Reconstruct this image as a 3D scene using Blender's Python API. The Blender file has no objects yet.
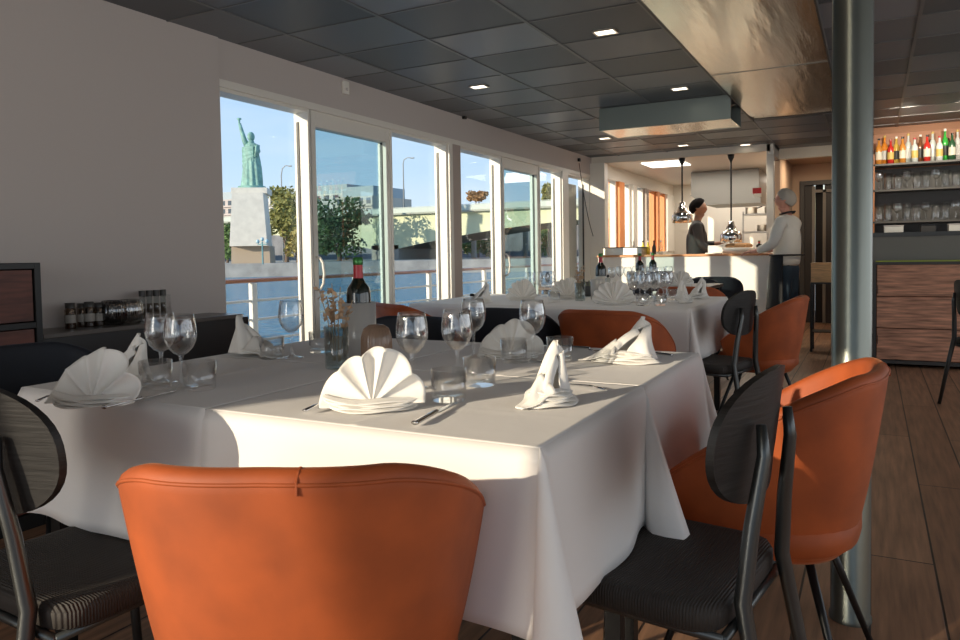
import bpy, math, random
from mathutils import Vector, Matrix
random.seed(7)
PI = math.pi
sc = bpy.context.scene
COL = sc.collection

# ------------------------------------------------------------------ camera
F, PX, PY, CH = 740.0, 480.0, 285.0, 1.06
def _cam_axes():
    c, s = math.cos(0.016), math.sin(0.016)
    dY = Vector((872-PX, -(248-PY), F)).normalized()
    P2 = Vector((872-1000*c-PX, -(248-PY)-1000*s, F))
    U = P2.cross(dY).normalized()
    if U.y < 0: U = -U
    X = dY.cross(U)
    if X.x < 0: X = -X
    return X, dY, U
AX, AY, AU = _cam_axes()
cam_d = bpy.data.cameras.new('camera'); cam = bpy.data.objects.new('camera', cam_d); COL.objects.link(cam)
cam_d.sensor_width = 36; cam_d.lens = F/960*36; cam_d.shift_y = -(320-PY)/960
cam_d.clip_start = 0.02; cam_d.clip_end = 1500
right = Vector((AX.x, AY.x, AU.x)); up = Vector((AX.y, AY.y, AU.y)); fwd = Vector((AX.z, AY.z, AU.z))
M = Matrix((right, up, -fwd)).transposed().to_4x4(); M.translation = Vector((0, 0, CH))
cam.matrix_world = M
sc.camera = cam
def ray(x, y):
    d = Vector((x-PX, -(y-PY), F)); return Vector((d.dot(AX), d.dot(AY), d.dot(AU)))
def onz(x, y, z):
    d = ray(x, y); return Vector((0, 0, CH)) + d*((z-CH)/d.z)
def ony(x, y, Y):
    d = ray(x, y); return Vector((0, 0, CH)) + d*(Y/d.y)
def onx(x, y, X):
    d = ray(x, y); return Vector((0, 0, CH)) + d*(X/d.x)

# ------------------------------------------------------------------ world, sun, exposure
sc.view_settings.view_transform = 'Standard'; sc.view_settings.look = 'None'
sc.view_settings.gamma = 1; sc.view_settings.use_curve_mapping = False
sc.view_settings.exposure = 0.5
W = bpy.data.worlds.new('sky'); sc.world = W; W.use_nodes = True
nt = W.node_tree; nt.nodes.clear()
def N(nt, t, **k):
    n = nt.nodes.new(t)
    for a, b in k.items(): setattr(n, a, b)
    return n
out = N(nt, 'ShaderNodeOutputWorld'); bg = N(nt, 'ShaderNodeBackground'); tc = N(nt, 'ShaderNodeTexCoord')
sp = N(nt, 'ShaderNodeSeparateXYZ'); cr = N(nt, 'ShaderNodeValToRGB')
nt.links.new(tc.outputs['Generated'], sp.inputs[0]); nt.links.new(sp.outputs['Z'], cr.inputs[0])
e = cr.color_ramp.elements
e[0].position = 0.0; e[0].color = (0.66, 0.77, 0.88, 1)
e[1].position = 0.6; e[1].color = (0.16, 0.33, 0.62, 1)
m_ = e.new(0.12); m_.color = (0.50, 0.67, 0.86, 1)
m_ = e.new(0.28); m_.color = (0.36, 0.55, 0.82, 1)
nz = N(nt, 'ShaderNodeTexNoise'); nz.inputs['Scale'].default_value = 3; nz.inputs['Detail'].default_value = 5
mp = N(nt, 'ShaderNodeMapping'); mp.inputs['Scale'].default_value = (1, 1, 5)
nt.links.new(tc.outputs['Generated'], mp.inputs[0]); nt.links.new(mp.outputs[0], nz.inputs[0])
c2 = N(nt, 'ShaderNodeValToRGB'); c2.color_ramp.elements[0].position = .5; c2.color_ramp.elements[1].position = .8
c2.color_ramp.elements[1].color = (.4, .4, .4, 1)
nt.links.new(nz.outputs[0], c2.inputs[0])
mx = N(nt, 'ShaderNodeMixRGB'); mx.inputs[2].default_value = (.75, .8, .85, 1)
nt.links.new(c2.outputs[0], mx.inputs[0]); nt.links.new(cr.outputs[0], mx.inputs[1])
nt.links.new(mx.outputs[0], bg.inputs[0]); bg.inputs[1].default_value = 0.9
nt.links.new(bg.outputs[0], out.inputs[0])
SUN_RATIO, SUN_TAN = 0.50, 0.26     # x travel per y travel, drop per y travel
sd = bpy.data.lights.new('sun', 'SUN'); sd.energy = 3.7; sd.angle = math.radians(0.6); sd.color = (1.0, 0.86, 0.66)
so = bpy.data.objects.new('sun', sd); COL.objects.link(so); so.location = (-3, -6, 5)
so.rotation_euler = Vector((SUN_RATIO, 1, -SUN_TAN)).to_track_quat('-Z', 'Y').to_euler()
# large soft fill lamps added in the unseen starboard and stern openings
def area(name, loc, rot, sx, sy, en, col):
    d = bpy.data.lights.new(name, 'AREA'); d.shape = 'RECTANGLE'; d.size = sx; d.size_y = sy; d.energy = en; d.color = col
    o = bpy.data.objects.new(name, d); COL.objects.link(o); o.location = loc; o.rotation_euler = rot; return o
D_ = math.radians
area('window_daylight_right', (3.1, 3.2, 1.4), (0, PI/2, 0), 1.5, 9.5, 34, (1.0, .93, .85))
area('window_daylight_stern', (-1.75, -2.9, 1.2), (PI/2, 0, 0), 1.1, 2.1, 24, (1.0, .92, .80))  # upright strip, added so the pillar catches a tall highlight
area('kitchen_ceiling_panel', (-2.0, 10.5, 2.24), (0, 0, 0), 1.6, 1.4, 19, (1.0, .93, .82))
area('kitchen_rear_panel', (-1.9, 13.2, 2.24), (0, 0, 0), 1.8, .5, 14, (1.0, .93, .82))  # unseen fill lamp added to brighten the back of the kitchen
for x_ in (.25, .75):  # unseen spots added to brighten the bar shelves
    d_ = bpy.data.lights.new('bar_spotlight', 'SPOT'); d_.energy = 48; d_.spot_size = D_(80); d_.spot_blend = .8; d_.color = (1, .88, .7); d_.shadow_soft_size = .04
    o_ = bpy.data.objects.new('bar_spotlight', d_); COL.objects.link(o_); o_.location = (x_, 7.3, 2.27); o_.rotation_euler = (D_(65), 0, 0)
area('corridor_lamp', (-.6, 10.4, 2.24), (0, 0, 0), .3, .3, 7, (1.0, .78, .55))

# ------------------------------------------------------------------ materials
MATS = {}
def mat(name, col, rough=.5, metal=0, **k):
    if name in MATS: return MATS[name]
    m = bpy.data.materials.new(name); m.use_nodes = True; b = m.node_tree.nodes['Principled BSDF']
    b.inputs['Base Color'].default_value = (*col, 1); b.inputs['Roughness'].default_value = rough; b.inputs['Metallic'].default_value = metal
    t = m.node_tree
    if k.get('sheen'):
        b.inputs['Sheen Weight'].default_value = k['sheen']; b.inputs['Sheen Roughness'].default_value = .35
        b.inputs['Sheen Tint'].default_value = (*k.get('sheen_col', (1, .6, .4)), 1)
    if 'spec' in k: b.inputs['Specular IOR Level'].default_value = k['spec']
    if k.get('emit'):
        b.inputs['Emission Color'].default_value = (*k.get('emit_col', col), 1); b.inputs['Emission Strength'].default_value = k['emit']
    if k.get('coat'): b.inputs['Coat Weight'].default_value = k['coat']
    cn = N(t, 'ShaderNodeTexCoord'); mpn = N(t, 'ShaderNodeMapping'); mpn.inputs['Scale'].default_value = k.get('scale', (1, 1, 1))
    t.links.new(cn.outputs['Object'], mpn.inputs[0])
    if k.get('var') or k.get('bump'):
        nn = N(t, 'ShaderNodeTexNoise'); nn.inputs['Scale'].default_value = k.get('nscale', 12); nn.inputs['Detail'].default_value = k.get('detail', 4)
        t.links.new(mpn.outputs[0], nn.inputs[0])
        if k.get('var'):
            r = N(t, 'ShaderNodeValToRGB'); v = k['var']
            r.color_ramp.elements[0].color = (*[c*(1-v) for c in col], 1); r.color_ramp.elements[1].color = (*[min(1, c*(1+v)) for c in col], 1)
            r.color_ramp.elements[0].position = .3; r.color_ramp.elements[1].position = .7
            t.links.new(nn.outputs[0], r.inputs[0]); t.links.new(r.outputs[0], b.inputs['Base Color'])
        if k.get('bump'):
            bp = N(t, 'ShaderNodeBump'); bp.inputs['Strength'].default_value = k['bump']; bp.inputs['Distance'].default_value = k.get('bdist', .01)
            t.links.new(nn.outputs[0], bp.inputs['Height']); t.links.new(bp.outputs[0], b.inputs['Normal'])
    MATS[name] = m; return m
def glass(name, tint=(.97, .98, .98), rough=.02, base=.05, edge=.75, gcol=(1, 1, 1), power=3.0):
    if name in MATS: return MATS[name]
    m = bpy.data.materials.new(name); m.use_nodes = True; t = m.node_tree; t.nodes.clear()
    o = N(t, 'ShaderNodeOutputMaterial'); mix = N(t, 'ShaderNodeMixShader'); tr = N(t, 'ShaderNodeBsdfTransparent'); gl = N(t, 'ShaderNodeBsdfGlossy')
    tr.inputs[0].default_value = (*tint, 1); gl.inputs['Roughness'].default_value = rough; gl.inputs['Color'].default_value = (*gcol, 1)
    lw = N(t, 'ShaderNodeLayerWeight'); lw.inputs['Blend'].default_value = .5
    p = N(t, 'ShaderNodeMath', operation='POWER'); p.inputs[1].default_value = power
    q = N(t, 'ShaderNodeMath', operation='MULTIPLY_ADD'); q.inputs[1].default_value = edge; q.inputs[2].default_value = base
    t.links.new(lw.outputs['Facing'], p.inputs[0]); t.links.new(p.outputs[0], q.inputs[0]); t.links.new(q.outputs[0], mix.inputs[0])
    t.links.new(tr.outputs[0], mix.inputs[1]); t.links.new(gl.outputs[0], mix.inputs[2]); t.links.new(mix.outputs[0], o.inputs[0])
    MATS[name] = m; return m
def planks(name, cols, pw, pl, rough=.4, axis='Y', gap=.004):
    m = bpy.data.materials.new(name); m.use_nodes = True; t = m.node_tree; b = t.nodes['Principled BSDF']
    b.inputs['Roughness'].default_value = rough
    tcn = N(t, 'ShaderNodeTexCoord'); mpn = N(t, 'ShaderNodeMapping')
    if axis == 'Y': mpn.inputs['Rotation'].default_value = (0, 0, PI/2)
    if axis == 'Z': mpn.inputs['Rotation'].default_value = (PI/2, 0, 0)
    t.links.new(tcn.outputs['Object'], mpn.inputs[0])
    br = N(t, 'ShaderNodeTexBrick'); br.inputs['Scale'].default_value = 1; br.inputs['Brick Width'].default_value = pl; br.inputs['Row Height'].default_value = pw
    br.inputs['Mortar Size'].default_value = gap; br.inputs['Color1'].default_value = (*cols[0], 1); br.inputs['Color2'].default_value = (*cols[1], 1)
    br.inputs['Mortar'].default_value = (.02, .012, .008, 1); br.inputs['Mortar Smooth'].default_value = .3
    t.links.new(mpn.outputs[0], br.inputs[0])
    m2 = N(t, 'ShaderNodeMapping'); m2.inputs['Scale'].default_value = (1.5, 22, 22); t.links.new(mpn.outputs[0], m2.inputs[0])
    nn = N(t, 'ShaderNodeTexNoise'); nn.inputs['Scale'].default_value = 2; nn.inputs['Detail'].default_value = 6; t.links.new(m2.outputs[0], nn.inputs[0])
    rr = N(t, 'ShaderNodeValToRGB'); rr.color_ramp.elements[0].color = (.6, .6, .6, 1); rr.color_ramp.elements[1].color = (1.25, 1.2, 1.15, 1)
    rr.color_ramp.elements[0].position = .3; rr.color_ramp.elements[1].position = .7
    t.links.new(nn.outputs[0], rr.inputs[0])
    mm = N(t, 'ShaderNodeMixRGB', blend_type='MULTIPLY'); mm.inputs[0].default_value = 1
    t.links.new(br.outputs[0], mm.inputs[1]); t.links.new(rr.outputs[0], mm.inputs[2]); t.links.new(mm.outputs[0], b.inputs['Base Color'])
    bp = N(t, 'ShaderNodeBump'); bp.inputs['Strength'].default_value = .4; bp.inputs['Distance'].default_value = .004
    inv = N(t, 'ShaderNodeMath', operation='SUBTRACT'); inv.inputs[0].default_value = 1
    t.links.new(br.outputs['Fac'], inv.inputs[1]); t.links.new(inv.outputs[0], bp.inputs['Height']); t.links.new(bp.outputs[0], b.inputs['Normal'])
    return m
def water_mat():
    m = bpy.data.materials.new('river_water'); m.use_nodes = True; t = m.node_tree; b = t.nodes['Principled BSDF']
    b.inputs['Base Color'].default_value = (.04, .22, .34, 1); b.inputs['Roughness'].default_value = .12; b.inputs['IOR'].default_value = 1.33
    tcn = N(t, 'ShaderNodeTexCoord'); mpn = N(t, 'ShaderNodeMapping'); mpn.inputs['Scale'].default_value = (.6, 1.2, 1)
    t.links.new(tcn.outputs['Object'], mpn.inputs[0])
    nn = N(t, 'ShaderNodeTexNoise'); nn.inputs['Scale'].default_value = 2.6; nn.inputs['Detail'].default_value = 6; t.links.new(mpn.outputs[0], nn.inputs[0])
    bp = N(t, 'ShaderNodeBump'); bp.inputs['Strength'].default_value = 1; bp.inputs['Distance'].default_value = .35
    t.links.new(nn.outputs[0], bp.inputs['Height']); t.links.new(bp.outputs[0], b.inputs['Normal'])
    return m
WALL = mat('warm_grey_paint', (.56, .50, .46), .75, bump=.05, nscale=60)
WHITE = mat('white_window_paint', (.80, .76, .68), .4)
CREAM = mat('cream_paint', (.74, .68, .58), .6)
BEIGE = mat('beige_plaster', (.62, .45, .32), .8)
CLOTH = mat('white_table_linen', (.80, .765, .72), .85, bump=.35, nscale=9, bdist=.006, sheen=.1, sheen_col=(1, 1, 1))
NAPK = mat('white_napkin_linen', (.80, .77, .71), .8, bump=.15, nscale=50, bdist=.002, sheen=.15, sheen_col=(1, 1, 1))
ORANGE = mat('burnt_orange_velvet', (.35, .070, .012), .65, sheen=.18, sheen_col=(1, .5, .25), var=.22, nscale=9, detail=12, bump=.12, bdist=.004)
NAVY = mat('black_upholstery', (.010, .012, .018), .7, sheen=.05, sheen_col=(.5, .6, 1))
BLACKM = mat('black_metal', (.02, .02, .02), .35, .6)
GUN = mat('gunmetal_tube', (.085, .09, .088), .34, .85)
PILLAR = mat('pillar_enamel', (.17, .18, .155), .32, .85, bump=.12, nscale=30, bdist=.004)
BLKWOOD = mat('black_stained_wood', (.014, .013, .012), .5, spec=.35, scale=(2, 2, 40), var=.5, nscale=4, bump=.1)
def rope_mat():
    m = bpy.data.materials.new('dark_paper_cord'); m.use_nodes = True; t = m.node_tree; b = t.nodes['Principled BSDF']
    b.inputs['Base Color'].default_value = (.022, .017, .013, 1); b.inputs['Roughness'].default_value = .7
    tcn = N(t, 'ShaderNodeTexCoord'); wv = N(t, 'ShaderNodeTexWave', wave_type='BANDS', bands_direction='Y'); wv.inputs['Scale'].default_value = 58; wv.inputs['Distortion'].default_value = .6
    t.links.new(tcn.outputs['Object'], wv.inputs[0]); bp = N(t, 'ShaderNodeBump'); bp.inputs['Strength'].default_value = .7; bp.inputs['Distance'].default_value = .0025
    t.links.new(wv.outputs['Fac'], bp.inputs['Height']); t.links.new(bp.outputs[0], b.inputs['Normal'])
    return m
ROPE = rope_mat()
STEEL = mat('brushed_stainless', (.62, .58, .52), .3, 1, scale=(1, 12, 1), bump=.08, nscale=2.5, var=.08)
STEELD = mat('duct_steel', (.88, .80, .68), .24, 1, scale=(3.5, .5, 1), bump=.35, nscale=1.6, bdist=.03)
CHROME = mat('cutlery_steel', (.75, .75, .75), .12, 1)
GLASS = glass('clear_drinking_glass', (.99, .995, .995), .03, .07, .95, power=2.2)
PANE = glass('window_glass', (.97, .985, .985), .01, .012, .4, power=5)
TEAL = glass('tinted_sliding_glass', (.72, .84, .86), .01, .10, .5, power=4)

def cloudy(name, tint, dcol, k):
    m = glass(name, tint, .15, .06, .5); t = m.node_tree; o = [n for n in t.nodes if n.type == 'OUTPUT_MATERIAL'][0]
    src = o.inputs[0].links[0].from_socket; mix = N(t, 'ShaderNodeMixShader'); mix.inputs[0].default_value = k; ad = N(t, 'ShaderNodeAddShader')
    d = N(t, 'ShaderNodeBsdfDiffuse'); d.inputs[0].default_value = (*[c*.6 for c in dcol], 1); tl = N(t, 'ShaderNodeBsdfTranslucent'); tl.inputs[0].default_value = (*[c*.4 for c in dcol], 1)
    t.links.new(d.outputs[0], ad.inputs[0]); t.links.new(tl.outputs[0], ad.inputs[1]); t.links.new(src, mix.inputs[1]); t.links.new(ad.outputs[0], mix.inputs[2]); t.links.new(mix.outputs[0], o.inputs[0]); return m
SMOKE = cloudy('smoky_ribbed_glass', (.62, .50, .42), (.62, .45, .33), .35)
FROST = cloudy('frosted_cooler_plastic', (.8, .8, .78), (.85, .83, .8), .45)
GREYG = glass('grey_vase_glass', (.80, .84, .84), .04, .06, .7)
DKWOOD = mat('dark_reddish_wood', (.11, .033, .02), .5, scale=(1, 1, 9), var=.45, nscale=5)
BLACKP = mat('dark_panel', (.055, .05, .045), .45)
COUNTERW = mat('varnished_wood_edge', (.62, .30, .13), .4)
LOUVRE = mat('orange_varnished_timber', (.75, .26, .07), .45)
SKIN = mat('skin', (.55, .30, .21), .55)

# ------------------------------------------------------------------ mesh helpers
class MB:
    def __init__(s): s.v = []; s.f = []; s.m = []
    def add(s, vs, fs, mi=0):
        o = len(s.v); s.v += [tuple(v) for v in vs]
        for f in fs: s.f.append([i+o for i in f]); s.m.append(mi)
    def box(s, x0, x1, y0, y1, z0, z1, mi=0):
        s.add([(x, y, z) for z in (z0, z1) for y in (y0, y1) for x in (x0, x1)],
              [(0, 2, 3, 1), (4, 5, 7, 6), (0, 1, 5, 4), (2, 6, 7, 3), (0, 4, 6, 2), (1, 3, 7, 5)], mi); return s
    def obox(s, c, ax, ay, az, mi=0):
        c, ax, ay, az = map(Vector, (c, ax, ay, az))
        s.add([c+ax*i+ay*j+az*k for k in (-1, 1) for j in (-1, 1) for i in (-1, 1)],
              [(0, 2, 3, 1), (4, 5, 7, 6), (0, 1, 5, 4), (2, 6, 7, 3), (0, 4, 6, 2), (1, 3, 7, 5)], mi); return s
    def lathe(s, prof, n=24, c=(0, 0, 0), mi=0, rib=0, nr=0, cap=False):
        vs = []
        for r, z in prof:
            for i in range(n):
                a = 2*PI*i/n; rr = r*(1+rib*math.cos(nr*a)) if rib else r
                vs.append((c[0]+rr*math.cos(a), c[1]+rr*math.sin(a), c[2]+z))
        fs = [(j*n+i, j*n+(i+1) % n, (j+1)*n+(i+1) % n, (j+1)*n+i) for j in range(len(prof)-1) for i in range(n)]
        if cap: fs += [tuple(range(n))[::-1], tuple((len(prof)-1)*n+i for i in range(n))]
        s.add(vs, fs, mi); return s
    def tube(s, pts, r, n=8, mi=0, cap=True, flat=1):
        pts = [Vector(p) for p in pts]; rs = r if isinstance(r, (list, tuple)) else [r]*len(pts)
        vs = []; ref = None
        for i, p in enumerate(pts):
            d = (pts[min(i+1, len(pts)-1)]-pts[max(i-1, 0)]).normalized()
            if ref is None: ref = Vector((0, 0, 1)) if abs(d.z) < .9 else Vector((1, 0, 0))
            u = (ref - d*ref.dot(d)).normalized(); ref = u; w = d.cross(u)
            for k in range(n):
                a = 2*PI*k/n; vs.append(p+(u*math.cos(a)*flat+w*math.sin(a))*rs[i])
        fs = [(j*n+i, j*n+(i+1) % n, (j+1)*n+(i+1) % n, (j+1)*n+i) for j in range(len(pts)-1) for i in range(n)]
        if cap: fs += [tuple(range(n))[::-1], tuple((len(pts)-1)*n+i for i in range(n))]
        s.add(vs, fs, mi); return s
    def grid(s, fn, nu, nv, closeu=False, mi=0):
        vs = [fn(i/(nu if closeu else nu-1), j/(nv-1)) for j in range(nv) for i in range(nu)]
        fs = [(j*nu+i, j*nu+(i+1) % nu, (j+1)*nu+(i+1) % nu, (j+1)*nu+i) for j in range(nv-1) for i in range(nu if closeu else nu-1)]
        s.add(vs, fs, mi); return s
    def ball(s, c, rx, ry, rz, n=12, m=8, mi=0):
        c = Vector(c)
        s.grid(lambda u, v: c+Vector((rx*math.cos(2*PI*u)*math.sin(PI*v), ry*math.sin(2*PI*u)*math.sin(PI*v), -rz*math.cos(PI*v))), n, m, True, mi); return s
    def build(s, name, mats, parent=None, smooth=False, bevel=0, solid=0, sub=0, kind=None):
        me = bpy.data.meshes.new(name); me.from_pydata(s.v, [], s.f)
        if not isinstance(mats, (list, tuple)): mats = [mats]
        for m in mats: me.materials.append(m)
        for p, mi in zip(me.polygons, s.m): p.material_index = mi; p.use_smooth = smooth
        me.validate(); me.update()
        o = bpy.data.objects.new(name, me); COL.objects.link(o)
        if parent: o.parent = parent
        if solid: md = o.modifiers.new('solid', 'SOLIDIFY'); md.thickness = solid; md.offset = 0
        if bevel: md = o.modifiers.new('bevel', 'BEVEL'); md.width = bevel; md.segments = 2; md.limit_method = 'ANGLE'
        if sub: md = o.modifiers.new('sub', 'SUBSURF'); md.levels = sub; md.render_levels = sub
        if kind: o['kind'] = kind
        return o
def tag(o, label, cat, group=None, kind=None):
    o['label'] = label; o['category'] = cat
    if group: o['group'] = group
    if kind: o['kind'] = kind
    return o
def thing(name, label, cat, loc=(0, 0, 0), rz=0, group=None):
    o = bpy.data.objects.new(name, None); o.empty_display_size = .1; COL.objects.link(o)
    o.location = loc; o.rotation_euler = (0, 0, rz); return tag(o, label, cat, group)
def dup(root, loc, rz, label, group=None, scale=None):
    r = root.copy(); COL.objects.link(r); r.location = loc; r.rotation_euler = (0, 0, rz); r['label'] = label
    if group: r['group'] = group
    if scale: r.scale = scale
    for ch in list(root.children):
        c = ch.copy(); COL.objects.link(c); c.parent = r
        for g in list(ch.children):
            d = g.copy(); COL.objects.link(d); d.parent = c
    return r
USED = {}
def inst(key, maker, loc, rz, label, cat, name, group=None, scale=None):
    loc = tuple(loc)
    if key in USED: return dup(USED[key], loc, rz, label, group, scale)
    t = thing(name, label, cat, loc, rz, group); maker(t); USED[key] = t
    if scale: t.scale = scale
    return t
def S(name, mb, m, parent=None, **k): return mb.build(name, m, parent, kind='structure' if parent is None else None, **k)

# ------------------------------------------------------------------ room shell
XL = -3.25; H = 2.30
FLOOR = planks('oak_floor_planks', ((.36, .20, .115), (.28, .15, .085)), .19, 1.9, .42)
S('floor', MB().box(-3.35, 3.2, -3.0, 14, -.12, 0), FLOOR)
TA = mat('ceiling_tile_dark', (.088, .096, .108), .45, bump=.05, nscale=80); TB = mat('ceiling_tile_mid', (.132, .142, .158), .4); TC = mat('ceiling_tile_light', (.20, .212, .235), .38)
TBAR = mat('ceiling_grid_bar', (.16, .16, .16), .4, .3)
cb = MB(); x0g, y0g, sx, sy = -4.12, -3.0, .62, .49
rnd = random.Random(3)
for i in range(12):
    for j in range(27):
        xa, ya = x0g+i*sx, y0g+.31+j*sy-.49
        xb, yb = min(xa+sx, 3.2), min(ya+sy, 9.95); xa2 = max(xa, -3.35); ya2 = max(ya, -3.0)
        if xb <= xa2 or yb <= ya2: continue
        mi = rnd.choice([1, 1, 2]) if (i+j) % 2 else rnd.choice([0, 0, 0, 1])
        cb.box(xa2, xb, ya2, yb, H, H+.04, mi)
for i in range(1, 12): cb.box(x0g+i*sx-.009, x0g+i*sx+.009, -3, 9.95, H-.006, H+.001, 3)
for j in range(27):
    ya = y0g+.31+j*sy-.49
    if -3 < ya < 9.9: cb.box(-3.25, 3.2, ya-.006, ya+.006, H-.004, H+.001, 3)
S('ceiling', cb, [TA, TB, TC, TBAR])
# window wall
wl = MB().box(-3.40, XL, -3.0, 3.04, 0, H)
wl.box(-3.40, XL-.012, 3.04, 9.42, 2.075, H); wl.box(-3.40, XL, 3.04, 9.42, 0, .10)
S('wall_left', wl, WALL)
XW = -3.27
S('trim_1', MB().box(XW-.10, XW+.012, 3.04, 9.42, 2.03, 2.075).box(XW-.13, XW-.12, 3.04, 9.42, 2.02, 2.03), WHITE, bevel=.003)
S('trim_2', MB().box(XW-.10, XW+.03, 3.04, 9.42, .10, .16), WHITE)
def window(n, y0, y1, g=PANE, door=False, fw=.045, dep=.08, back=0.0):
    name = ('door_%d' if door else 'window_%d') % n
    xa, xb = XW-dep-back, XW-back
    if not door: fw, dep = .022, .12; xa = XW-dep-back
    m = MB().box(xa, xb, y0, y0+fw, .16, 2.03).box(xa, xb, y1-fw, y1, .16, 2.03)
    m.box(xa, xb, y0+fw, y1-fw, (1.925 if door else 2.03-fw), 2.03).box(xa, xb, y0+fw, y1-fw, .16, .16+fw+(.06 if door else 0))
    r = S(name, m, WHITE, bevel=.004)
    MB().box(xa+.03, xa+.036, y0+fw, y1-fw, .16+fw, 1.93 if door else 2.01).build('pane', g, r)
    MB().box(xa+.025, xa+.045, y0+fw, y0+fw+.006, .2, 1.95).box(xa+.025, xa+.045, y1-fw-.006, y1-fw, .2, 1.95).build('gasket', BLACKP, r)
    if door:
        yh = y0+.02
        MB().tube([(xb, yh, .84), (xb+.03, yh, .845), (xb+.052, yh+.004, .88), (xb+.06, yh+.006, .95), (xb+.052, yh+.004, 1.02), (xb+.03, yh, 1.055), (xb, yh, 1.06)], .009, 8).build('door_handle', WHITE, r, smooth=True)
    return r
window(1, 3.04, 3.82)
window(1, 3.84, 4.74, TEAL, True, back=.01)
window(2, 4.74, 5.60)
window(3, 5.80, 6.66)
window(2, 6.70, 7.62, TEAL, True, back=.01)
window(4, 7.62, 8.27)
window(5, 8.46, 9.28)
POST = mat('post_brown_paint', (.46, .38, .33), .55)
S('trim_3', MB().box(XW-.10, XW+.02, 5.60, 5.66, .10, 2.03), WHITE)
S('trim_4', MB().box(XW-.10, XW+.02, 5.66, 5.80, .10, 2.03), POST)
S('trim_5', MB().box(XW-.10, XW+.02, 8.27, 8.46, .10, 2.03), WHITE)
S('trim_6', MB().box(XW-.16, XW+.20, 9.28, 9.42, .0, H-.08), WHITE)
# curtain-like white blind behind last pane
tag(MB().grid(lambda u, v: Vector((-3.46+.012*math.sin(u*70), 8.50+u*.76, .5+v*1.45)), 90, 3).build('window_blind', CREAM, smooth=True), 'pale pleated blind outside the last window before the kitchen', 'blind')
# other walls (outside the frame, with the openings the light comes through)
wr = MB().box(3.2, 3.3, -3, 14, 0, .7).box(3.2, 3.3, -3, 14, 2.15, H)
for y in (-3, -.8, 1.4, 3.6, 5.8, 8.0): wr.box(3.2, 3.3, y, y+.15, .7, 2.15)
wr.box(3.2, 3.3, 8.15, 14, .7, 2.15)
S('wall_right', wr, WALL)
wn = MB().box(-3.4, 3.3, -3.1, -3.0, 0, .35).box(-3.4, 3.3, -3.1, -3.0, 2.15, H).box(-3.4, -3.26, -3.1, -3, .35, 2.15).box(3.0, 3.3, -3.1, -3, .35, 2.15)
wn.box(-2.50, -2.33, -3.1, -3, .35, 2.15)  # unseen post added to shade the right part of the front orange chair
S('wall_near', wn, WALL)
# beam above kitchen hatch
S('trim_7', MB().box(-3.25, -1.06, 9.30, 9.42, 2.215, H), CREAM)
S('trim_8', MB().box(-1.06, .4, 9.86, 9.95, 2.17, H), CREAM)
S('trim_9', MB().box(-1.10, -1.02, 9.30, 9.95, 2.17, H).box(-1.10, -1.02, 9.30, 9.42, 1.05, 2.17), WHITE, bevel=.004)
# kitchen shell
KW = mat('kitchen_wall_white', (.72, .68, .60), .45)
kl = MB().box(-3.40, XL, 9.42, 13.9, 0, 1.06).box(-3.40, XL, 9.42, 13.9, 2.08, H)
S('wall_left', kl, KW)
for q, (ya, yb) in enumerate([(9.42, 9.85), (10.45, 10.7), (11.15, 11.35), (11.9, 12.05), (12.6, 12.75), (13.3, 13.9)]):
    S('trim_%d' % (10+q), MB().box(-3.40, XL+.02, ya, yb, 1.06, 2.08), [WHITE, LOUVRE, WHITE, POST, LOUVRE, WHITE][q])
for q, (ya, yb) in enumerate([(9.85, 10.45), (10.7, 11.15), (11.35, 11.9), (12.05, 12.6), (12.75, 13.3)]):
    r = S('window_%d' % (6+q), MB().box(-3.36, -3.28, ya, ya+.05, 1.06, 2.08).box(-3.36, -3.28, yb-.05, yb, 1.06, 2.08), [WHITE, WHITE, WHITE, LOUVRE, LOUVRE][q])
    MB().box(-3.34, -3.334, ya+.05, yb-.05, 1.06, 2.08).build('pane', PANE, r)
S('wall_far', MB().box(-3.4, -1.0, 13.8, 13.95, 0, H), KW)
S('wall_kitchen', MB().box(-1.10, -1.02, 9.95, 13.9, 0, H), BEIGE)
S('ceiling', MB().box(-3.4, -1.02, 9.42, 13.9, H-.03, H+.02), KW)
S('ceiling', MB().box(-1.02, 1.8, 9.95, 13.9, H-.03, H+.02), BEIGE)
DKDOOR = mat('dark_door_brown', (.035, .027, .022), .5)
S('wall_corridor', MB().box(-1.02, -.92, 11.6, 11.7, 0, H).box(-.92, 1.8, 11.6, 11.7, 2.03, H).box(.5, 1.8, 11.6, 11.7, 0, 2.03), BEIGE)
d3 = S('door_3', MB().box(-.92, -.86, 11.56, 11.7, 0, 2.03).box(.44, .5, 11.56, 11.7, 0, 2.03).box(-.86, .44, 11.56, 11.7, 1.97, 2.03), BLACKP)
MB().box(-.86, -.74, 11.62, 11.66, 0, 1.97).box(-.60, .44, 11.62, 11.66, 0, 1.97).build('door_leaf', DKDOOR, d3)
MB().box(-.76, -.72, 11.58, 11.64, 0, 1.95).box(-.62, -.58, 11.58, 11.64, 0, 1.90).box(-.72, .44, 11.58, 11.64, 1.86, 1.90).build('door_frame', mat('greyish_frame', (.22, .20, .17), .5), d3)
MB().box(-.72, -.62, 11.66, 11.68, 0, 1.97).build('door_gap', mat('dark_interior', (.012, .01, .01), .8), d3)
S('wall_bar', MB().box(.0, 3.2, 8.75, 8.85, 0, H), mat('brown_bar_wall', (.30, .13, .06), .6))

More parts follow.
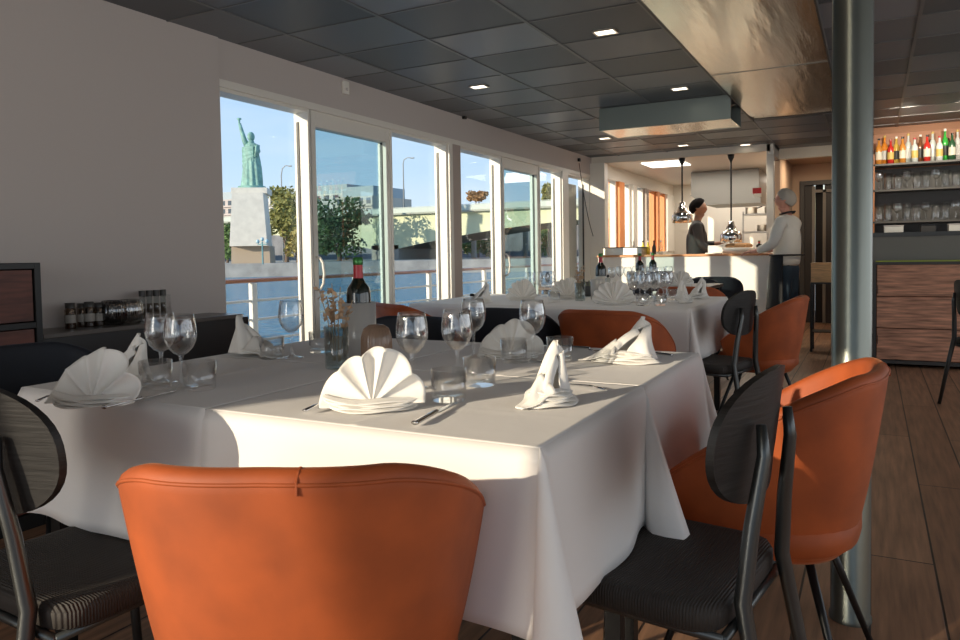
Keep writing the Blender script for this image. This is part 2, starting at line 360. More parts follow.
# ceiling duct and cross box
du = thing('ventilation_duct', 'long brushed steel duct running down the dark ceiling beside the pillar', 'duct', (0, 0, H))
d_ = MB()
def ductf(u, v):
    y = -2.6+u*10.0; a = v
    zz = 2.262 - .004*math.sin(a*PI)
    if y > 6.9: zz += ((y-6.9)/.5)**2*.028
    return Vector((-.99+a*.74, y, zz-H))
d_.grid(ductf, 60, 9); d_.build('duct_underside', STEELD, du, smooth=True)
MB().box(-.995, -.985, -2.6, 7.4, -.042, 0).box(-.255, -.245, -2.6, 7.4, -.042, 0).box(-.99, -.25, 7.395, 7.405, -.02, 0).build('duct_side', BLACKP, du)
for y in (2.6, 5.28): MB().box(-.985, -.255, y, y+.006, -.0445, -.041).build('duct_seam', mat('seam_grey', (.2, .19, .17), .4, .8), du)
MB().box(-1.03, -.995, -2.6, 6.1, -.012, 0).build('edge_trim', TBAR, du)
bx = thing('extractor_box', 'boxy steel extractor housing hanging across the ceiling beside the duct', 'vent', (0, 0, H-.007))
MB().box(-2.08, -.995, 6.16, 6.18, -.19, 0).box(-2.08, -2.06, 6.18, 6.66, -.19, 0).box(-2.08, -.99, 6.64, 6.66, -.19, 0).build('housing', mat('dark_green_steel', (.26, .30, .28), .35, .7), bx)
MB().grid(lambda u, v: Vector((-2.075+u*1.08, 6.165+v*.49, -.190+.003*math.sin(u*9))), 20, 3).build('underside', STEELD, bx, smooth=True)
LAMPM = mat('lamp_lens', (1, .9, .75), .4, emit=3, emit_col=(1, .88, .7))
def mk_light(t):
    MB().box(-.055, .055, -.05, -.038, -.008, 0).box(-.065, .065, .038, .05, -.008, 0).box(-.065, -.053, -.038, .038, -.008, 0).box(.053, .065, -.038, .038, -.008, 0).build('frame', STEEL, t)
    MB().box(-.053, .053, -.038, .038, -.004, 0).build('diffuser', LAMPM, t)
for (x, y), l in zip([(-1.33, 4.06), (-2.57, 4.88), (-1.3, 5.75), (-2.57, 7.79), (-1.96, 8.83), (-1.32, 9.2)],
    ['recessed ceiling spotlight nearest the camera, left of the steel duct', 'recessed ceiling spotlight near the window wall, above the sliding door',
     'recessed ceiling spotlight just in front of the extractor box', 'recessed ceiling spotlight behind the left end of the extractor box',
     'recessed ceiling spotlight before the kitchen beam, left one', 'recessed ceiling spotlight before the kitchen beam, right one']):
    d_ = bpy.data.lights.new('ceiling_spot', 'SPOT'); d_.energy = 7 if y < 7 else 16; d_.spot_size = D_(110); d_.spot_blend = .9; d_.color = (1, .9, .74); d_.shadow_soft_size = .04
    o_ = bpy.data.objects.new('ceiling_spot', d_); COL.objects.link(o_); o_.location = (x, y, H-.02)
    inst('dl', mk_light, (x, y, H-.001), 0, l, 'ceiling light', 'ceiling_light', 'recessed spotlights in the dark ceiling')
ws = thing('wall_sensor', 'small white sensor box on the wall strip above the sliding glass door', 'sensor', tuple(onx(344, 88, XL-.012)))
MB().box(0, .025, -.03, .03, -.045, .045).build('housing', WHITE, ws, bevel=.005); MB().ball((.027, 0, -.012), .006, .012, .012).build('lens', WALL, ws, smooth=True)
p0 = onx(579, 163, XL+.02)
pts = [p0+Vector((0, t*.55, -t*.95+.12*math.sin(t*PI)*-1)) for t in [i/10 for i in range(11)]]
cbl = MB().tube(pts, .005, 6).build('hanging_cable', BLACKM); tag(cbl, 'thin black cable hanging from a hook above the last windows', 'cable')
for i, (px_, py_) in enumerate([(463, 117), (578, 160)]):
    pp = onx(px_, py_, XL-.01)
    tag(MB().box(pp.x, pp.x+.03, pp.y-.02, pp.y+.02, pp.z-.02, pp.z+.02).build('wall_hook', BLACKM, bevel=.004), ['small black hook high on the window wall, nearer the camera', 'small black hook high on the window wall holding the cable'][i], 'hook', 'black hooks on window wall')

# pillar
pl = thing('steel_pillar', 'round dark grey painted steel pillar standing floor to ceiling right of tables', 'pillar', (-.05, 2.33, 0))
MB().lathe([(.056, 0), (.056, .012), (.052, .02), (.052, H-.01), (.058, H-.01), (.058, H)], 48).build('shaft', PILLAR, pl, smooth=True)
pl.children[0].modifiers.new('e', 'EDGE_SPLIT')

# ------------------------------------------------------------------ outside
S('deck', MB().box(-4.75, -3.40, -3, 14, -.14, -.06), mat('grey_deck', (.42, .40, .37), .7))
rl = thing('deck_railing', 'white metal railing with varnished wood handrail along the deck outside the windows', 'railing', (-4.6, 0, -.06))
MB().tube([(0, -3, .93), (0, 14, .93)], .030, 10, flat=.6).build('handrail', mat('varnished_handrail', (.50, .19, .09), .35), rl, smooth=True)
for z in (.76, .60, .42, .24): MB().tube([(0, -3, z), (0, 14, z)], .012, 8).build('rail_bar', WHITE, rl, smooth=True)
for y in [.4+1.4*i for i in range(10)]: MB().box(-.022, .022, y-.03, y+.03, 0, .91).build('post', WHITE, rl, bevel=.005)
S('river', MB().box(-320, -4.95, -140, 420, -1.6, -1.2), water_mat())
QM = mat('quay_stone', (.40, .38, .35), .85, var=.25, nscale=.6); GM = mat('pale_gravel', (.46, .42, .35), .9, var=.15, nscale=.5)
qa, qb = Vector((-118, 23)), Vector((18, 132)); qd = (qb-qa).normalized(); qn = Vector((-qd.y, qd.x))
def quad_prism(p, z0, z1):
    n = len(p); m = MB(); m.add([(a.x, a.y, z0) for a in p]+[(a.x, a.y, z1) for a in p], [tuple(range(n))[::-1], tuple(range(n, 2*n))]+[(i, (i+1) % n, n+(i+1) % n, n+i) for i in range(n)]); return m
S('ground', quad_prism([qa, qb, qb+qn*420, qa+qn*420], -1.9, .30), GM)
S('quay_wall', quad_prism([qa-qn*.6, qb-qn*.6, qb, qa], -1.9, .42), QM)
# statue: a plain robed figure on a tapered pedestal
Yst = 78.0
pb = ony(254, 262, Yst); st = thing('pedestal', 'tall tapered pale stone pedestal on the far quay under the green statue', 'pedestal', (pb.x, Yst, .30), .62)
def taper(z0, z1, a, b): 
    m = MB(); m.add([(-a, -a, z0), (a, -a, z0), (a, a, z0), (-a, a, z0), (-b, -b, z1), (b, -b, z1), (b, b, z1), (-b, b, z1)], [(3, 2, 1, 0), (4, 5, 6, 7), (0, 1, 5, 4), (1, 2, 6, 5), (2, 3, 7, 6), (3, 0, 4, 7)]); return m
LST = mat('pale_limestone', (.70, .66, .58), .85, var=.08, nscale=1.2)
taper(0, 2.4, 2.62, 2.55).build('plinth', mat('tan_stone', (.45, .36, .27), .9), st); taper(2.4, 9.7, 2.5, 2.05).build('shaft', LST, st); taper(9.7, 10.5, 2.4, 2.4).build('cornice', LST, st)
taper(4.0, 5.4, .8, .8).build('plaque', mat('plaque_stone', (.5, .46, .4), .9), st); st.children[-1].location = (0, -1.62, 0)
GRN = mat('verdigris_bronze', (.22, .40, .34), .6, var=.3, nscale=1.5, bump=.3, bdist=.1)
sg = thing('statue', 'green bronze statue of a robed standing figure with one raised arm on pedestal', 'statue', (pb.x, Yst, 10.8), .15)
def robe(u, v):
    a = 2*PI*u; z = v*6.2
    r = 1.55-.75*(v**.8)+.25*math.sin(v*PI)*(.5)+(.10*(1-v)+.03)*math.sin(a*11+v*3)
    return Vector((r*math.cos(a)*1.05+.15*math.sin(v*3), r*math.sin(a)*.8, z))
MB().grid(robe, 88, 24, True).lathe([(1.9, 0), (1.9, .35), (.1, .35)], 24).build('robe', GRN, sg, smooth=True)
b_ = MB().ball((.1, 0, 7.35), .50, .55, .68, 16, 10).tube([(.1, 0, 6.0), (.1, 0, 6.9)], [.62, .32], 12).ball((.08, 0, 6.0), 1.0, .65, .55, 16, 8)
b_.build('head', GRN, sg, smooth=True)
MB().tube([(-.6, 0, 6.1), (-1.05, 0, 7.0), (-1.35, -.1, 8.2), (-1.65, -.15, 9.3)], [.42, .36, .28, .2], 12).build('raised_arm', GRN, sg, smooth=True)
MB().lathe([(.12, 0), (.16, .5), (.34, .62), (.30, .75), (.1, .8)], 14, (-1.7, -.15, 9.3)).build('held_bowl', GRN, sg, smooth=True)
MB().tube([(.9, 0, 6.0), (1.35, -.2, 5.2), (1.25, -.6, 4.6)], [.4, .34, .25], 12).obox((1.45, -.55, 5.2), (.12, .05, 0), (0, .35, .1), (.1, 0, .75)).build('lowered_arm', GRN, sg, smooth=True)
MB().grid(lambda u, v: Vector((.95-1.9*u, -.62-.22*math.sin(PI*u)+.05*math.sin(v*40), 5.9-3.4*v-1.2*u*v)), 14, 24).build('mantle', GRN, sg, smooth=True, solid=.15)
# bridge
YB = 112.0
zt = [ony(x, y, YB).z for x, y in ((396, 207), (559, 202))]; ZT = sum(zt)/2
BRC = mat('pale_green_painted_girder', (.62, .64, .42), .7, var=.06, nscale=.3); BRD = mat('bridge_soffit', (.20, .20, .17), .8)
bd = thing('road_bridge', 'long pale green haunched girder bridge crossing the river behind the quay', 'bridge', (0, YB, 0))
def soff(x):
    L = 84.0; k = ((x+79-L/2) % L)/L*2-1
    return ZT-1.2-2.6-4.4*(1-abs(abs(k)-0)) ** 2.0 if False else ZT-1.2-2.0-4.6*(1-min(1, abs(((x+79+L/2) % L)-L/2)/(L/2)))**1.7
m = MB(); xs = [-240+i*2.5 for i in range(101)]
def sheet(y, a, b): m.add([(x, y, a(x)) for x in xs]+[(x, y, b(x)) for x in xs], [(i, i+1, len(xs)+i+1, len(xs)+i) for i in range(len(xs)-1)])
sheet(0, soff, lambda x: ZT-1.2); sheet(14, soff, lambda x: ZT-1.2)
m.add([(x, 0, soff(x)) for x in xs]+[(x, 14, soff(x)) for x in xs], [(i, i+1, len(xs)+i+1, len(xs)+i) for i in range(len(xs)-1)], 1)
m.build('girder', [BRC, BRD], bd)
MB().box(-240, 12, -1.0, 15, ZT-1.2, ZT-.9).build('deck_slab', mat('deck_edge', (.34, .36, .30), .7), bd)
m = MB().box(-240, 12, -.9, -.8, ZT+.0, ZT+.1).box(-240, 12, -.88, -.84, ZT-.9, ZT-.05); m.build('parapet', mat('parapet_green', (.50, .56, .50), .6), bd)
for x in (-163, -79, 5): 
    MB().box(x-3, x+3, 0, 14, -3, soff(x)+1.2).build('pier', mat('pier_concrete', (.33, .31, .28), .85), bd)
def lamp_post(px_, py_top, Y, zbase, label, group='street lamps beyond the river'):
    p = ony(px_, py_top, Y); h = p.z-zbase
    t = thing('street_lamp', label, 'street lamp', (p.x, Y, zbase), 0, group)
    MB().tube([(0, 0, 0), (0, 0, h*.9), (.25, 0, h*.97), (1.0, 0, h), (1.7, 0, h-.1)], [.14, .10, .09, .08, .07], 8).build('pole', mat('lamp_grey', (.35, .36, .36), .5), t, smooth=True)
    MB().ball((2.0, 0, h-.15), .5, .2, .12).build('lamp_head', mat('lamp_grey', (0, 0, 0)), t, smooth=True)
lamp_post(403, 158, 113, ZT-.9, 'tall curved street lamp standing on the pale green bridge')
lamp_post(281, 166, 96, .3, 'curved street lamp rising behind the tree right of the statue')
t = thing('quay_lamp', 'short green lamp post with two globes in front of the stone pedestal', 'street lamp', tuple(ony(263, 268, 64).xy)+(.3,))
MB().tube([(0, 0, 0), (0, 0, 2.6)], .09, 8).tube([(-.7, 0, 2.3), (.7, 0, 2.3)], .06, 6).build('pole', mat('teal_metal', (.15, .32, .33), .5), t)
for s_ in (-.7, 0, .7): MB().ball((s_, 0, 2.65 if s_ else 2.9), .22, .22, .25).build('globe', mat('lamp_globe', (.45, .6, .62), .3), t, smooth=True)
# trees
LEAFM = {}
def leafmat(k, c): return mat('leaves_'+k, c, .7, var=.4, nscale=.8)
BARK = mat('bark', (.16, .11, .08), .9)
def tree(px0, px1, py0, py1, Y, zg, m, label, n=1500, lf=.28, cat='tree', group='trees across the river'):
    a, b = ony(px0, py1, Y), ony(px1, py0, Y); w = (b.x-a.x)/2; cx = (a.x+b.x)/2; z0, z1 = a.z, b.z
    t = thing('leafy_tree', label, cat, (cx, Y, zg), 0, group); r = random.Random(int(px0*7+py0)); mb = MB()
    blobs = [((r.uniform(-.6, .6)*w, r.uniform(-.5, .5)*w, z0+(z1-z0)*r.uniform(.2, .85)), r.uniform(.3, .55)) for _ in range(12)]+[((0, 0, (z0+z1)/2), .6)]
    for i in range(n):
        (bx_, by_, bz_), s = r.choice(blobs); v = Vector((r.gauss(0, 1), r.gauss(0, 1), r.gauss(0, 1))).normalized()*(r.random()**.4)
        p = Vector((bx_+v.x*s*w, by_+v.y*s*w, bz_+v.z*s*(z1-z0)*.42-zg))
        if p.z+zg > z1: continue
        u = Vector((r.gauss(0, 1), r.gauss(0, 1), r.gauss(0, 1))).normalized(); q = u.orthogonal().normalized(); l = lf*r.uniform(.7, 1.4)
        mb.add([p-u*l, p+q*l*.6, p+u*l, p-q*l*.6], [(0, 1, 2, 3)])
    mb.build('foliage', m, t)
    k = MB().tube([(0, 0, 0), (.1, 0, (z0-zg)*.7+.4), (0, 0, (z1-zg)*.7)], [w*.07+.1, w*.05+.08, .08], 8)
    for i in range(4):
        a_ = i*1.6; k.tube([(0, 0, max(.3, (z0-zg)*.8)), (w*.35*math.cos(a_), w*.35*math.sin(a_), (z0-zg)+(z1-z0)*.5)], [.12, .05], 6)
    k.build('trunk', BARK, t)
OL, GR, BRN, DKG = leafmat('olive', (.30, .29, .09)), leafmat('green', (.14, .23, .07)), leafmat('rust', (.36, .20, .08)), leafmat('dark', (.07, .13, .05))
tree(268, 304, 183, 250, 88, .3, OL, 'yellow green tree standing right of the stone pedestal', 2600, .30)
tree(218, 236, 222, 262, 90, .3, GR, 'low green tree at the left edge of the view beside the pedestal', 1200)
tree(288, 306, 228, 262, 80, .3, leafmat('gold', (.42, .34, .10)), 'small golden tree below the yellow green tree', 900)
tree(312, 366, 196, 262, 101, .3, DKG, 'large dark green tree seen through the tinted sliding door', 3200, .32)
tree(468, 487, 189, 203, 150, .3, BRN, 'rust coloured tree top showing above the bridge', 900, .4)
tree(540, 556, 178, 205, 140, .3, OL, 'green tree top showing above the bridge at the fourth window', 1200, .4)
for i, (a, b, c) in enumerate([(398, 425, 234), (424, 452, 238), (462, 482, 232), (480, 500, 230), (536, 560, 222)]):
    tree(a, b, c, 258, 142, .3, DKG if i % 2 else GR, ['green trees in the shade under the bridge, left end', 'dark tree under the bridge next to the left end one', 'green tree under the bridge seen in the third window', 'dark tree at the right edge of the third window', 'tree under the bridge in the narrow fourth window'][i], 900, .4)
# buildings
def building(px0, px1, ytop, Y, D, m, label, rows, cols):
    a, b = ony(px0, ytop, Y), ony(px1, ytop, Y); h = (a.z+b.z)/2-.3
    t = thing('apartment_building', label, 'building', (a.x, Y, .3), 0, 'apartment blocks beyond the bridge'); w = b.x-a.x
    MB().box(0, w, 0, D, 0, h-3).build('walls', m, t); MB().box(w*.08, w*.92, 2, D-2, h-3, h).build('roof', mat('zinc_roof', (.36, .42, .45), .5), t)
    for r_ in range(rows):
        z = h-3-3*(r_+1)
        for c_ in range(cols):
            x = w*(c_+.5)/cols; MB().box(x-w/cols*.28, x+w/cols*.28, -.05, .1, z+.8, z+2.5).build('window', mat('dark_window', (.08, .1, .12), .2), t)
        MB().box(-.2, w+.2, -.7, 0, z+.1, z+.35).build('balcony', m, t)
BW = mat('white_facade', (.60, .58, .54), .8)
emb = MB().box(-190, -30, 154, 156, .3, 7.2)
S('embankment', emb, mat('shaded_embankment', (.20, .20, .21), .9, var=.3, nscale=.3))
for i in range(10):
    x = -92+i*5.6
    tag(MB().lathe([(.55, 0), (.5, .3), (.5, 6.4), (.6, 6.7)], 14, (x, 129, .3)).build('concrete_column', mat('pale_column', (.42, .40, .37), .8), smooth=True), 'pale round concrete column in the row under the bridge', 'column', 'columns under the bridge')
building(268, 350, 186, 190, 20, BW, 'long white apartment block with grey roof behind the trees', 3, 9)
building(335, 372, 186, 170, 20, mat('cream_facade', (.55, .50, .42), .8), 'cream apartment block right of the long white one', 3, 5)
building(206, 233, 192, 200, 20, mat('pinkish_facade', (.52, .45, .42), .8), 'pinkish apartment block at the left edge beside the statue', 3, 4)

# ------------------------------------------------------------------ tables and cloths
TW = mat('table_top_wood', (.25, .16, .10), .5)
def table(x0, x1, y0, y1, label, z=.745, top=TW):
    t = thing('dining_table', label, 'table', ((x0+x1)/2, (y0+y1)/2, 0), 0, 'dining tables'); a, b = (x1-x0)/2-.004, (y1-y0)/2-.004
    MB().box(-a, a, -b, b, z-.03, z).build('tabletop', top, t, bevel=.004)
    for sx_ in (-1, 1):
        for sy_ in (-1, 1): MB().box(sx_*(a-.05)-.018, sx_*(a-.05)+.018, sy_*(b-.05)-.018, sy_*(b-.05)+.018, 0, z-.03).build('leg', BLACKM, t)
def cloth(x0, x1, y0, y1, sides, label, z=.752, drop=.30, seed=1, flares={}, group='white tablecloths', fold=True):
    """sides: consecutive list among 'L','F','R','B' (left, front, right, back), in that order round the table."""
    cor = {'L': ((x0, y1), (x0, y0), (-1, 0)), 'F': ((x0, y0), (x1, y0), (0, -1)), 'R': ((x1, y0), (x1, y1), (1, 0)), 'B': ((x1, y1), (x0, y1), (0, 1))}
    r = random.Random(seed); cols = []   # each col: (base point, outward dir, length, amp)
    def fan(c, a0, a1, fl, n=11, skip=0):
        for i in range(n):
            k = (i+.5)/n; a = a0+(a1-a0)*k; ph = abs((k-.5)*2)
            L = drop*min(1.38, 1/max(abs(math.cos(a)), abs(math.sin(a))))
            cols.append((c, (math.cos(a), math.sin(a)), L, fl*(1-ph)**.8+.015, 1))
    ang = {'L': PI, 'F': -PI/2, 'R': 0, 'B': PI/2}
    first = sides[0]; p, q, n_ = cor[first]
    tang = Vector((q[0]-p[0], q[1]-p[1])).normalized()
    fan(p, ang[first]-PI/2*.9, ang[first], flares.get('start', .05), 7)
    for si, s in enumerate(sides):
        p, q, n_ = cor[s]; p, q = Vector(p), Vector(q); L = (q-p).length; n = int(L/.02)
        f1, f2, p1, p2 = r.uniform(9, 15), r.uniform(20, 30), r.random()*6, r.random()*6
        for i in range(n+1):
            k = i/n; w = .006*math.sin(f1*k*L+p1)+.004*math.sin(f2*k*L+p2)+.014
            ed = min(k, 1-k)*L
            if ed < .10: w += .018*(1-ed/.10)**2
            cols.append((tuple(p+(q-p)*k), n_, drop*(1+.01*math.sin(k*7+p1)), w, 0))
        if si < len(sides)-1: fan(q, ang[s], ang[s]+PI/2, flares.get(s+sides[si+1], .11), 15)
    last = sides[-1]; fan(cor[last][1], ang[last], ang[last]+PI/2*.9, flares.get('end', .05), 7)
    mb = MB(); nv = 14; nc = len(cols); vs = []
    for j in range(nv):
        v = j/(nv-1)
        for (c, d, L, w, iscor) in cols:
            out_ = .004*min(1, v*12)+w*(v**1.15)
            if iscor: z_ = -L*v*(1-.0)*1.0
            else: z_ = -L*v
            rr = .008*(1-math.exp(-v*L/.008)); 
            vs.append((c[0]+d[0]*(out_+rr*.6), c[1]+d[1]*(out_+rr*.6), z+z_-(0 if j else 0)))
    fs = [(j*nc+i, j*nc+i+1, (j+1)*nc+i+1, (j+1)*nc+i) for j in range(nv-1) for i in range(nc-1)]
    mb.add(vs, fs)
    nx, ny = 30, 30
    def top(u, w):
        e_ = min(u, 1-u, w, 1-w)
        cz = 0
        if fold:
            cz += .0022*math.exp(-((u-.5)*(x1-x0)/.004)**2)+.0018*math.exp(-((w-.36)*(y1-y0)/.004)**2)
        return Vector((x0+(x1-x0)*u, y0+(y1-y0)*w, z+(cz+.0012*math.sin(u*9+seed)*math.sin(w*8)*min(1, e_*9))*(1 if e_ > 0 else 0)))
    mb.grid(top, 61, 61)
    o = mb.build('tablecloth', CLOTH, smooth=True, solid=.0015); tag(o, label, 'tablecloth', group); return o
XS, XR, XLf, YF, YM, YK = -1.205, -.462, -1.84, 1.065, 1.66, 2.27
table(XLf, XS, YF, YM, 'dining table under the near left white cloth'); table(XS, XR, YF, YM, 'dining table under the near right white cloth, behind the front orange chair')
table(XLf, XS, YM, YK, 'dining table under the back left white cloth'); table(XS, XR, YM, YK, 'dining table under the back right white cloth')
cloth(XLf, XS-.002, YM+.002, YK, ['B', 'L'], 'white tablecloth at the back left, before the windows, beside the tall dried flower vase', seed=4)
cloth(XS+.002, XR, YM+.002, YK, ['R', 'B'], 'white tablecloth at the back right whose hanging corner points to rope chair', seed=3, flares={'start': .17})
cloth(XLf, XS-.002, YF, YM-.002, ['L', 'F'], 'white tablecloth on the near left table by the round-backed chair', seed=2, flares={'end': .035})
cloth(XS+.002, XR, YF, YM-.002, ['F', 'R'], 'sunlit white tablecloth directly behind the front orange chair', seed=1, flares={'FR': .14, 'start': .03, 'end': .03})
T2 = (-2.62, -1.74, -.85, 3.98, 5.10)
for a, b, l in ((T2[0], T2[1], 'left'), (T2[1], T2[2], 'right')):
    table(a, b, T2[3], T2[4], 'dining table in the second row under the %s white cloth' % l)
cloth(T2[0], T2[1]-.003, T2[3], T2[4], ['B', 'L', 'F'], 'white tablecloth in the second row, left half near the windows', seed=5)
cloth(T2[1]+.003, T2[2], T2[3], T2[4], ['F', 'R', 'B'], 'white tablecloth in the second row, right half hanging beside black chair', seed=6)
T3 = (-2.75, -1.25, 6.35, 7.35)
DT = mat('dark_table_top', (.07, .045, .035), .4)
table(-2.75, -2.0, 6.35, 7.35, 'bare dark table in the third row, left half', top=DT); table(-2.0, -1.25, 6.35, 7.35, 'bare dark table in the third row, right half', top=DT)

# ------------------------------------------------------------------ chairs
def sup(a, n=2.6):
    c, s = math.cos(a), math.sin(a); r = (abs(c)**n+abs(s)**n)**(-1/n); return r*c, r*s
def RIM(k): return .768-.012*k-.235*(max(0, k-.27)/.73)**1.45
def mk_tub(fab):
    def f(t):
        A = math.radians(128); th = .034
        def shell(u, v):
            a = -A+2*A*u; k = abs(a)/A
            zt = RIM(k); zb = .345
            cx, cy = sup(-PI/2+a)
            endk = 1.0
            # v 0..1: outer bottom centre -> outer top -> inner top -> inner bottom
            if v < .12: q = v/.12; r = .02+(.19-.02)*q; z = zb-.02*(1-q)**2
            elif v < .62: q = (v-.12)/.5; r = .19+.085*(q**.65); z = zb+(zt-zb)*q-.0
            elif v < .76: q = (v-.62)/.14; al = PI*q; r = .275-th/2+th/2*math.cos(al); z = zt+th/2*math.sin(al)
            else: q = (v-.76)/.24; r = .275-th-.05*q; z = zt-(zt-.42)*q
            return Vector((cx*r*1.0, cy*r*.98+.02, z))
        MB().grid(shell, 72, 44).build('shell', fab, t, smooth=True, solid=.004)
        def pip(o): return [Vector((sup(-PI/2+a)[0]*o, sup(-PI/2+a)[1]*o*.98+.02, RIM(abs(a)/A)+.001)) for a in [(-A+2*A*i/60) for i in range(61)]]
        MB().tube(pip(.2765), .0032, 6).build('piping', fab, t, smooth=True)
        MB().tube([(.05, -.2515, .755), (.05, -.2505, .772), (.05, -.241, .7825), (.05, -.231, .7855), (.05, -.222, .782), (.05, -.216, .770)], .0022, 6).build('seam', fab, t)
        def seat(u, v):
            a = 2*PI*u; cx, cy = sup(a, 3); pr = [(0, .445), (.16, .448), (.21, .44), (.225, .42), (.225, .38), (.2, .36)]; r, z = pr[min(5, int(v*5+.5))]
            return Vector((cx*r, cy*r+.03, z))
        MB().grid(seat, 40, 6, True).build('seat', fab, t, smooth=True)
        for sx_, sy_ in ((1, 1), (1, -1), (-1, 1), (-1, -1)):
            MB().tube([(sx_*.11, sy_*.11+.02, .36), (sx_*.235, sy_*.225+.02, .0)], [.011, .008], 8).build('leg', BLACKM, t, smooth=True)
    return f
def mk_rope(t):
    def bk(u, v):
        a = 2*PI*u; cx, cy = sup(a, 2.6)
        return None
    m = MB(); n = 44; W2, H2 = .192, .122
    def P(a, r, off):
        cx, cy = sup(a, 2.4); x = cx*W2*r; z = .722+cy*H2*r; y = -.215+.55*x*x*2-.12*(z-.715)+off; return Vector((x, y, z))
    for off, fl in ((0, 1), (-.014, 0)):
        vs = [P(0, 0, off)]+[P(2*PI*i/n, r, off) for r in (.5, .85, 1) for i in range(n)]
        fs = [(0, 1+i, 1+(i+1) % n) for i in range(n)]+[(1+j*n+i, 1+(j+1)*n+i, 1+(j+1)*n+(i+1) % n, 1+j*n+(i+1) % n) for j in range(2) for i in range(n)]
        if fl: fs = [f_[::-1] for f_ in fs]
        m.add(vs, fs)
    b = 1+2*n; tot = 1+3*n
    m.f += [[b+i, b+(i+1) % n, tot+b+(i+1) % n, tot+b+i] for i in range(n)]; m.m += [0]*n
    m.build('backrest', BLKWOOD, t, smooth=True); t.children[-1].modifiers.new('e', 'EDGE_SPLIT')
    def seat(u, v):
        a = 2*PI*u; cx, cy = sup(a, 7); pr = [(0, .445), (.5, .447), (.88, .455), (.97, .452), (1.0, .44), (1.0, .412), (.96, .404), (.5, .41), (0, .41)]
        r, z = pr[min(8, int(v*8+.5))]; return Vector((cx*.205*r, cy*.20*r, z))
    MB().grid(seat, 64, 9, True).build('seat', ROPE, t, smooth=True)
    for s in (-1, 1):
        MB().tube([(s*.150, -.30, 0), (s*.142, -.245, .30), (s*.132, -.218, .45), (s*.112, -.228, .58), (s*.092, -.243, .70), (s*.090, -.238, .755)], [.011, .014, .015, .014, .012, .009], 10).build('leg', GUN, t, smooth=True)
        MB().tube([(s*.195, .21, 0), (s*.18, .175, .43)], [.010, .013], 10).build('leg', GUN, t, smooth=True)
    MB().tube([(-.18, -.20, .40), (.18, -.20, .40)], .009, 8).tube([(-.18, .17, .40), (.18, .17, .40)], .009, 8).tube([(-.18, -.20, .40), (-.18, .17, .40)], .009, 8).tube([(.18, -.20, .40), (.18, .17, .40)], .009, 8).build('seat_frame', GUN, t, smooth=True)
def tub(x, y, face, label, fab='o', sc_=None, g='velvet tub chairs'):
    return inst('tub'+fab, mk_tub(ORANGE if fab == 'o' else NAVY), (x, y, 0), face-PI/2, label, 'chair', 'tub_chair', g if fab == 'o' else 'black upholstered chairs', sc_)
def rope(x, y, face, label): return inst('rope', mk_rope, (x, y, 0), face-PI/2, label, 'chair', 'woven_seat_chair', 'black chairs with round-cornered wooden backs and woven seats')
D = math.radians
tub(-.800, .92, D(115), 'burnt orange velvet tub chair in the foreground, seen from behind')
tub(-.215, 1.97, D(176), 'sunlit burnt orange velvet tub chair in front of the steel pillar')
rope(-.392, 1.48, D(172), 'black woven-seat chair at right of table, between cloth and orange tub chair')
rope(-1.425, .975, D(87), 'black woven-seat chair at the lower left corner of the picture')
pm = ony(612, 320, 3.55); tub(pm.x, 3.60, D(85), 'dark-lit velvet tub chair in the second row, back towards the near tables')
pm = ony(508, 320, 3.55); tub(pm.x, 3.60, D(92), 'black upholstered chair directly left of the shaded velvet chair', 'n')
pm = ony(408, 330, 2.75); tub(pm.x, 2.60, D(-92), 'black upholstered chair behind the near table, hidden by wine glasses', 'n')
pm = onz(18, 349, .77); tub(pm.x+.22, pm.y-.03, D(5), 'black upholstered chair at the left end of the near tables', 'n')
pm = ony(423, 320, 3.72); tub(pm.x-.02, 3.72, D(60), 'orange velvet tub chair near the windows, left of the second row')
pm = ony(722, 330, 4.25); rope(pm.x-.08, 4.25, D(164), 'black woven-seat chair at the right end of the second row table')
pm = ony(770, 330, 4.72); tub(pm.x-.04, 4.72, D(178), 'shaded orange velvet tub chair beside the second row, rim caught by sun')
pm = ony(692, 285, 6.02); tub(pm.x, 6.02, D(90), 'small far orange velvet tub chair in front of the third row table')
for px_, Y, l in ((694, 7.75, 'far black upholstered chair behind the third row table'), (716, 8.25, 'farthest black upholstered chair near the white kitchen counter'), (622, 5.75, 'black upholstered chair behind the second row wine bottles')):
    pm = ony(px_, 285, Y); tub(pm.x, Y, D(95), l, 'n')
pm = ony(1002, 330, 5.75); rope(pm.x, 5.8, D(20), 'black woven-seat chair cut off by the right edge of the picture')

# ------------------------------------------------------------------ tableware
ZC = .7545
def T(x, y, z=ZC): return onz(x, y, z)
def mk_wine(t):
    MB().lathe([(.036, .0), (.036, .0015), (.028, .003), (.012, .006), (.006, .012)], 32).build('foot', GLASS, t, smooth=True)
    MB().lathe([(.006, .012), (.0042, .025), (.004, .065), (.006, .078)], 16).build('stem', GLASS, t, smooth=True)
    MB().lathe([(.005, .078), (.016, .083), (.028, .096), (.0355, .113), (.0375, .128), (.0365, .145), (.033, .165), (.031, .175), (.0300, .175), (.032, .164), (.0355, .145), (.0365, .128), (.0345, .113), (.027, .097), (.015, .085), (.002, .081)], 36).build('bowl', GLASS, t, smooth=True)
def mk_tumbler(t):
    MB().lathe([(.034, 0), (.0365, .004), (.038, .066), (.0368, .066), (.0350, .012), (.001, .010)], 36).lathe([(.034, 0), (.001, 0)], 36).build('tumbler_body', GLASS, t, smooth=True)
def mk_simple_wine(t): mk_wine(t)
def wine(p, l, g='wine glasses on the near tables', s=None): return inst('wine', mk_wine, p, 0, l, 'wine glass', 'wine_glass', g, s)
def tumb(p, l, g='water tumblers on the near tables', s=None): return inst('tumb', mk_tumbler, p, 0, l, 'tumbler', 'water_tumbler', g, s)
wine(T(162, 383), 'wine glass on the left cloth, left of the close pair by the white napkins')
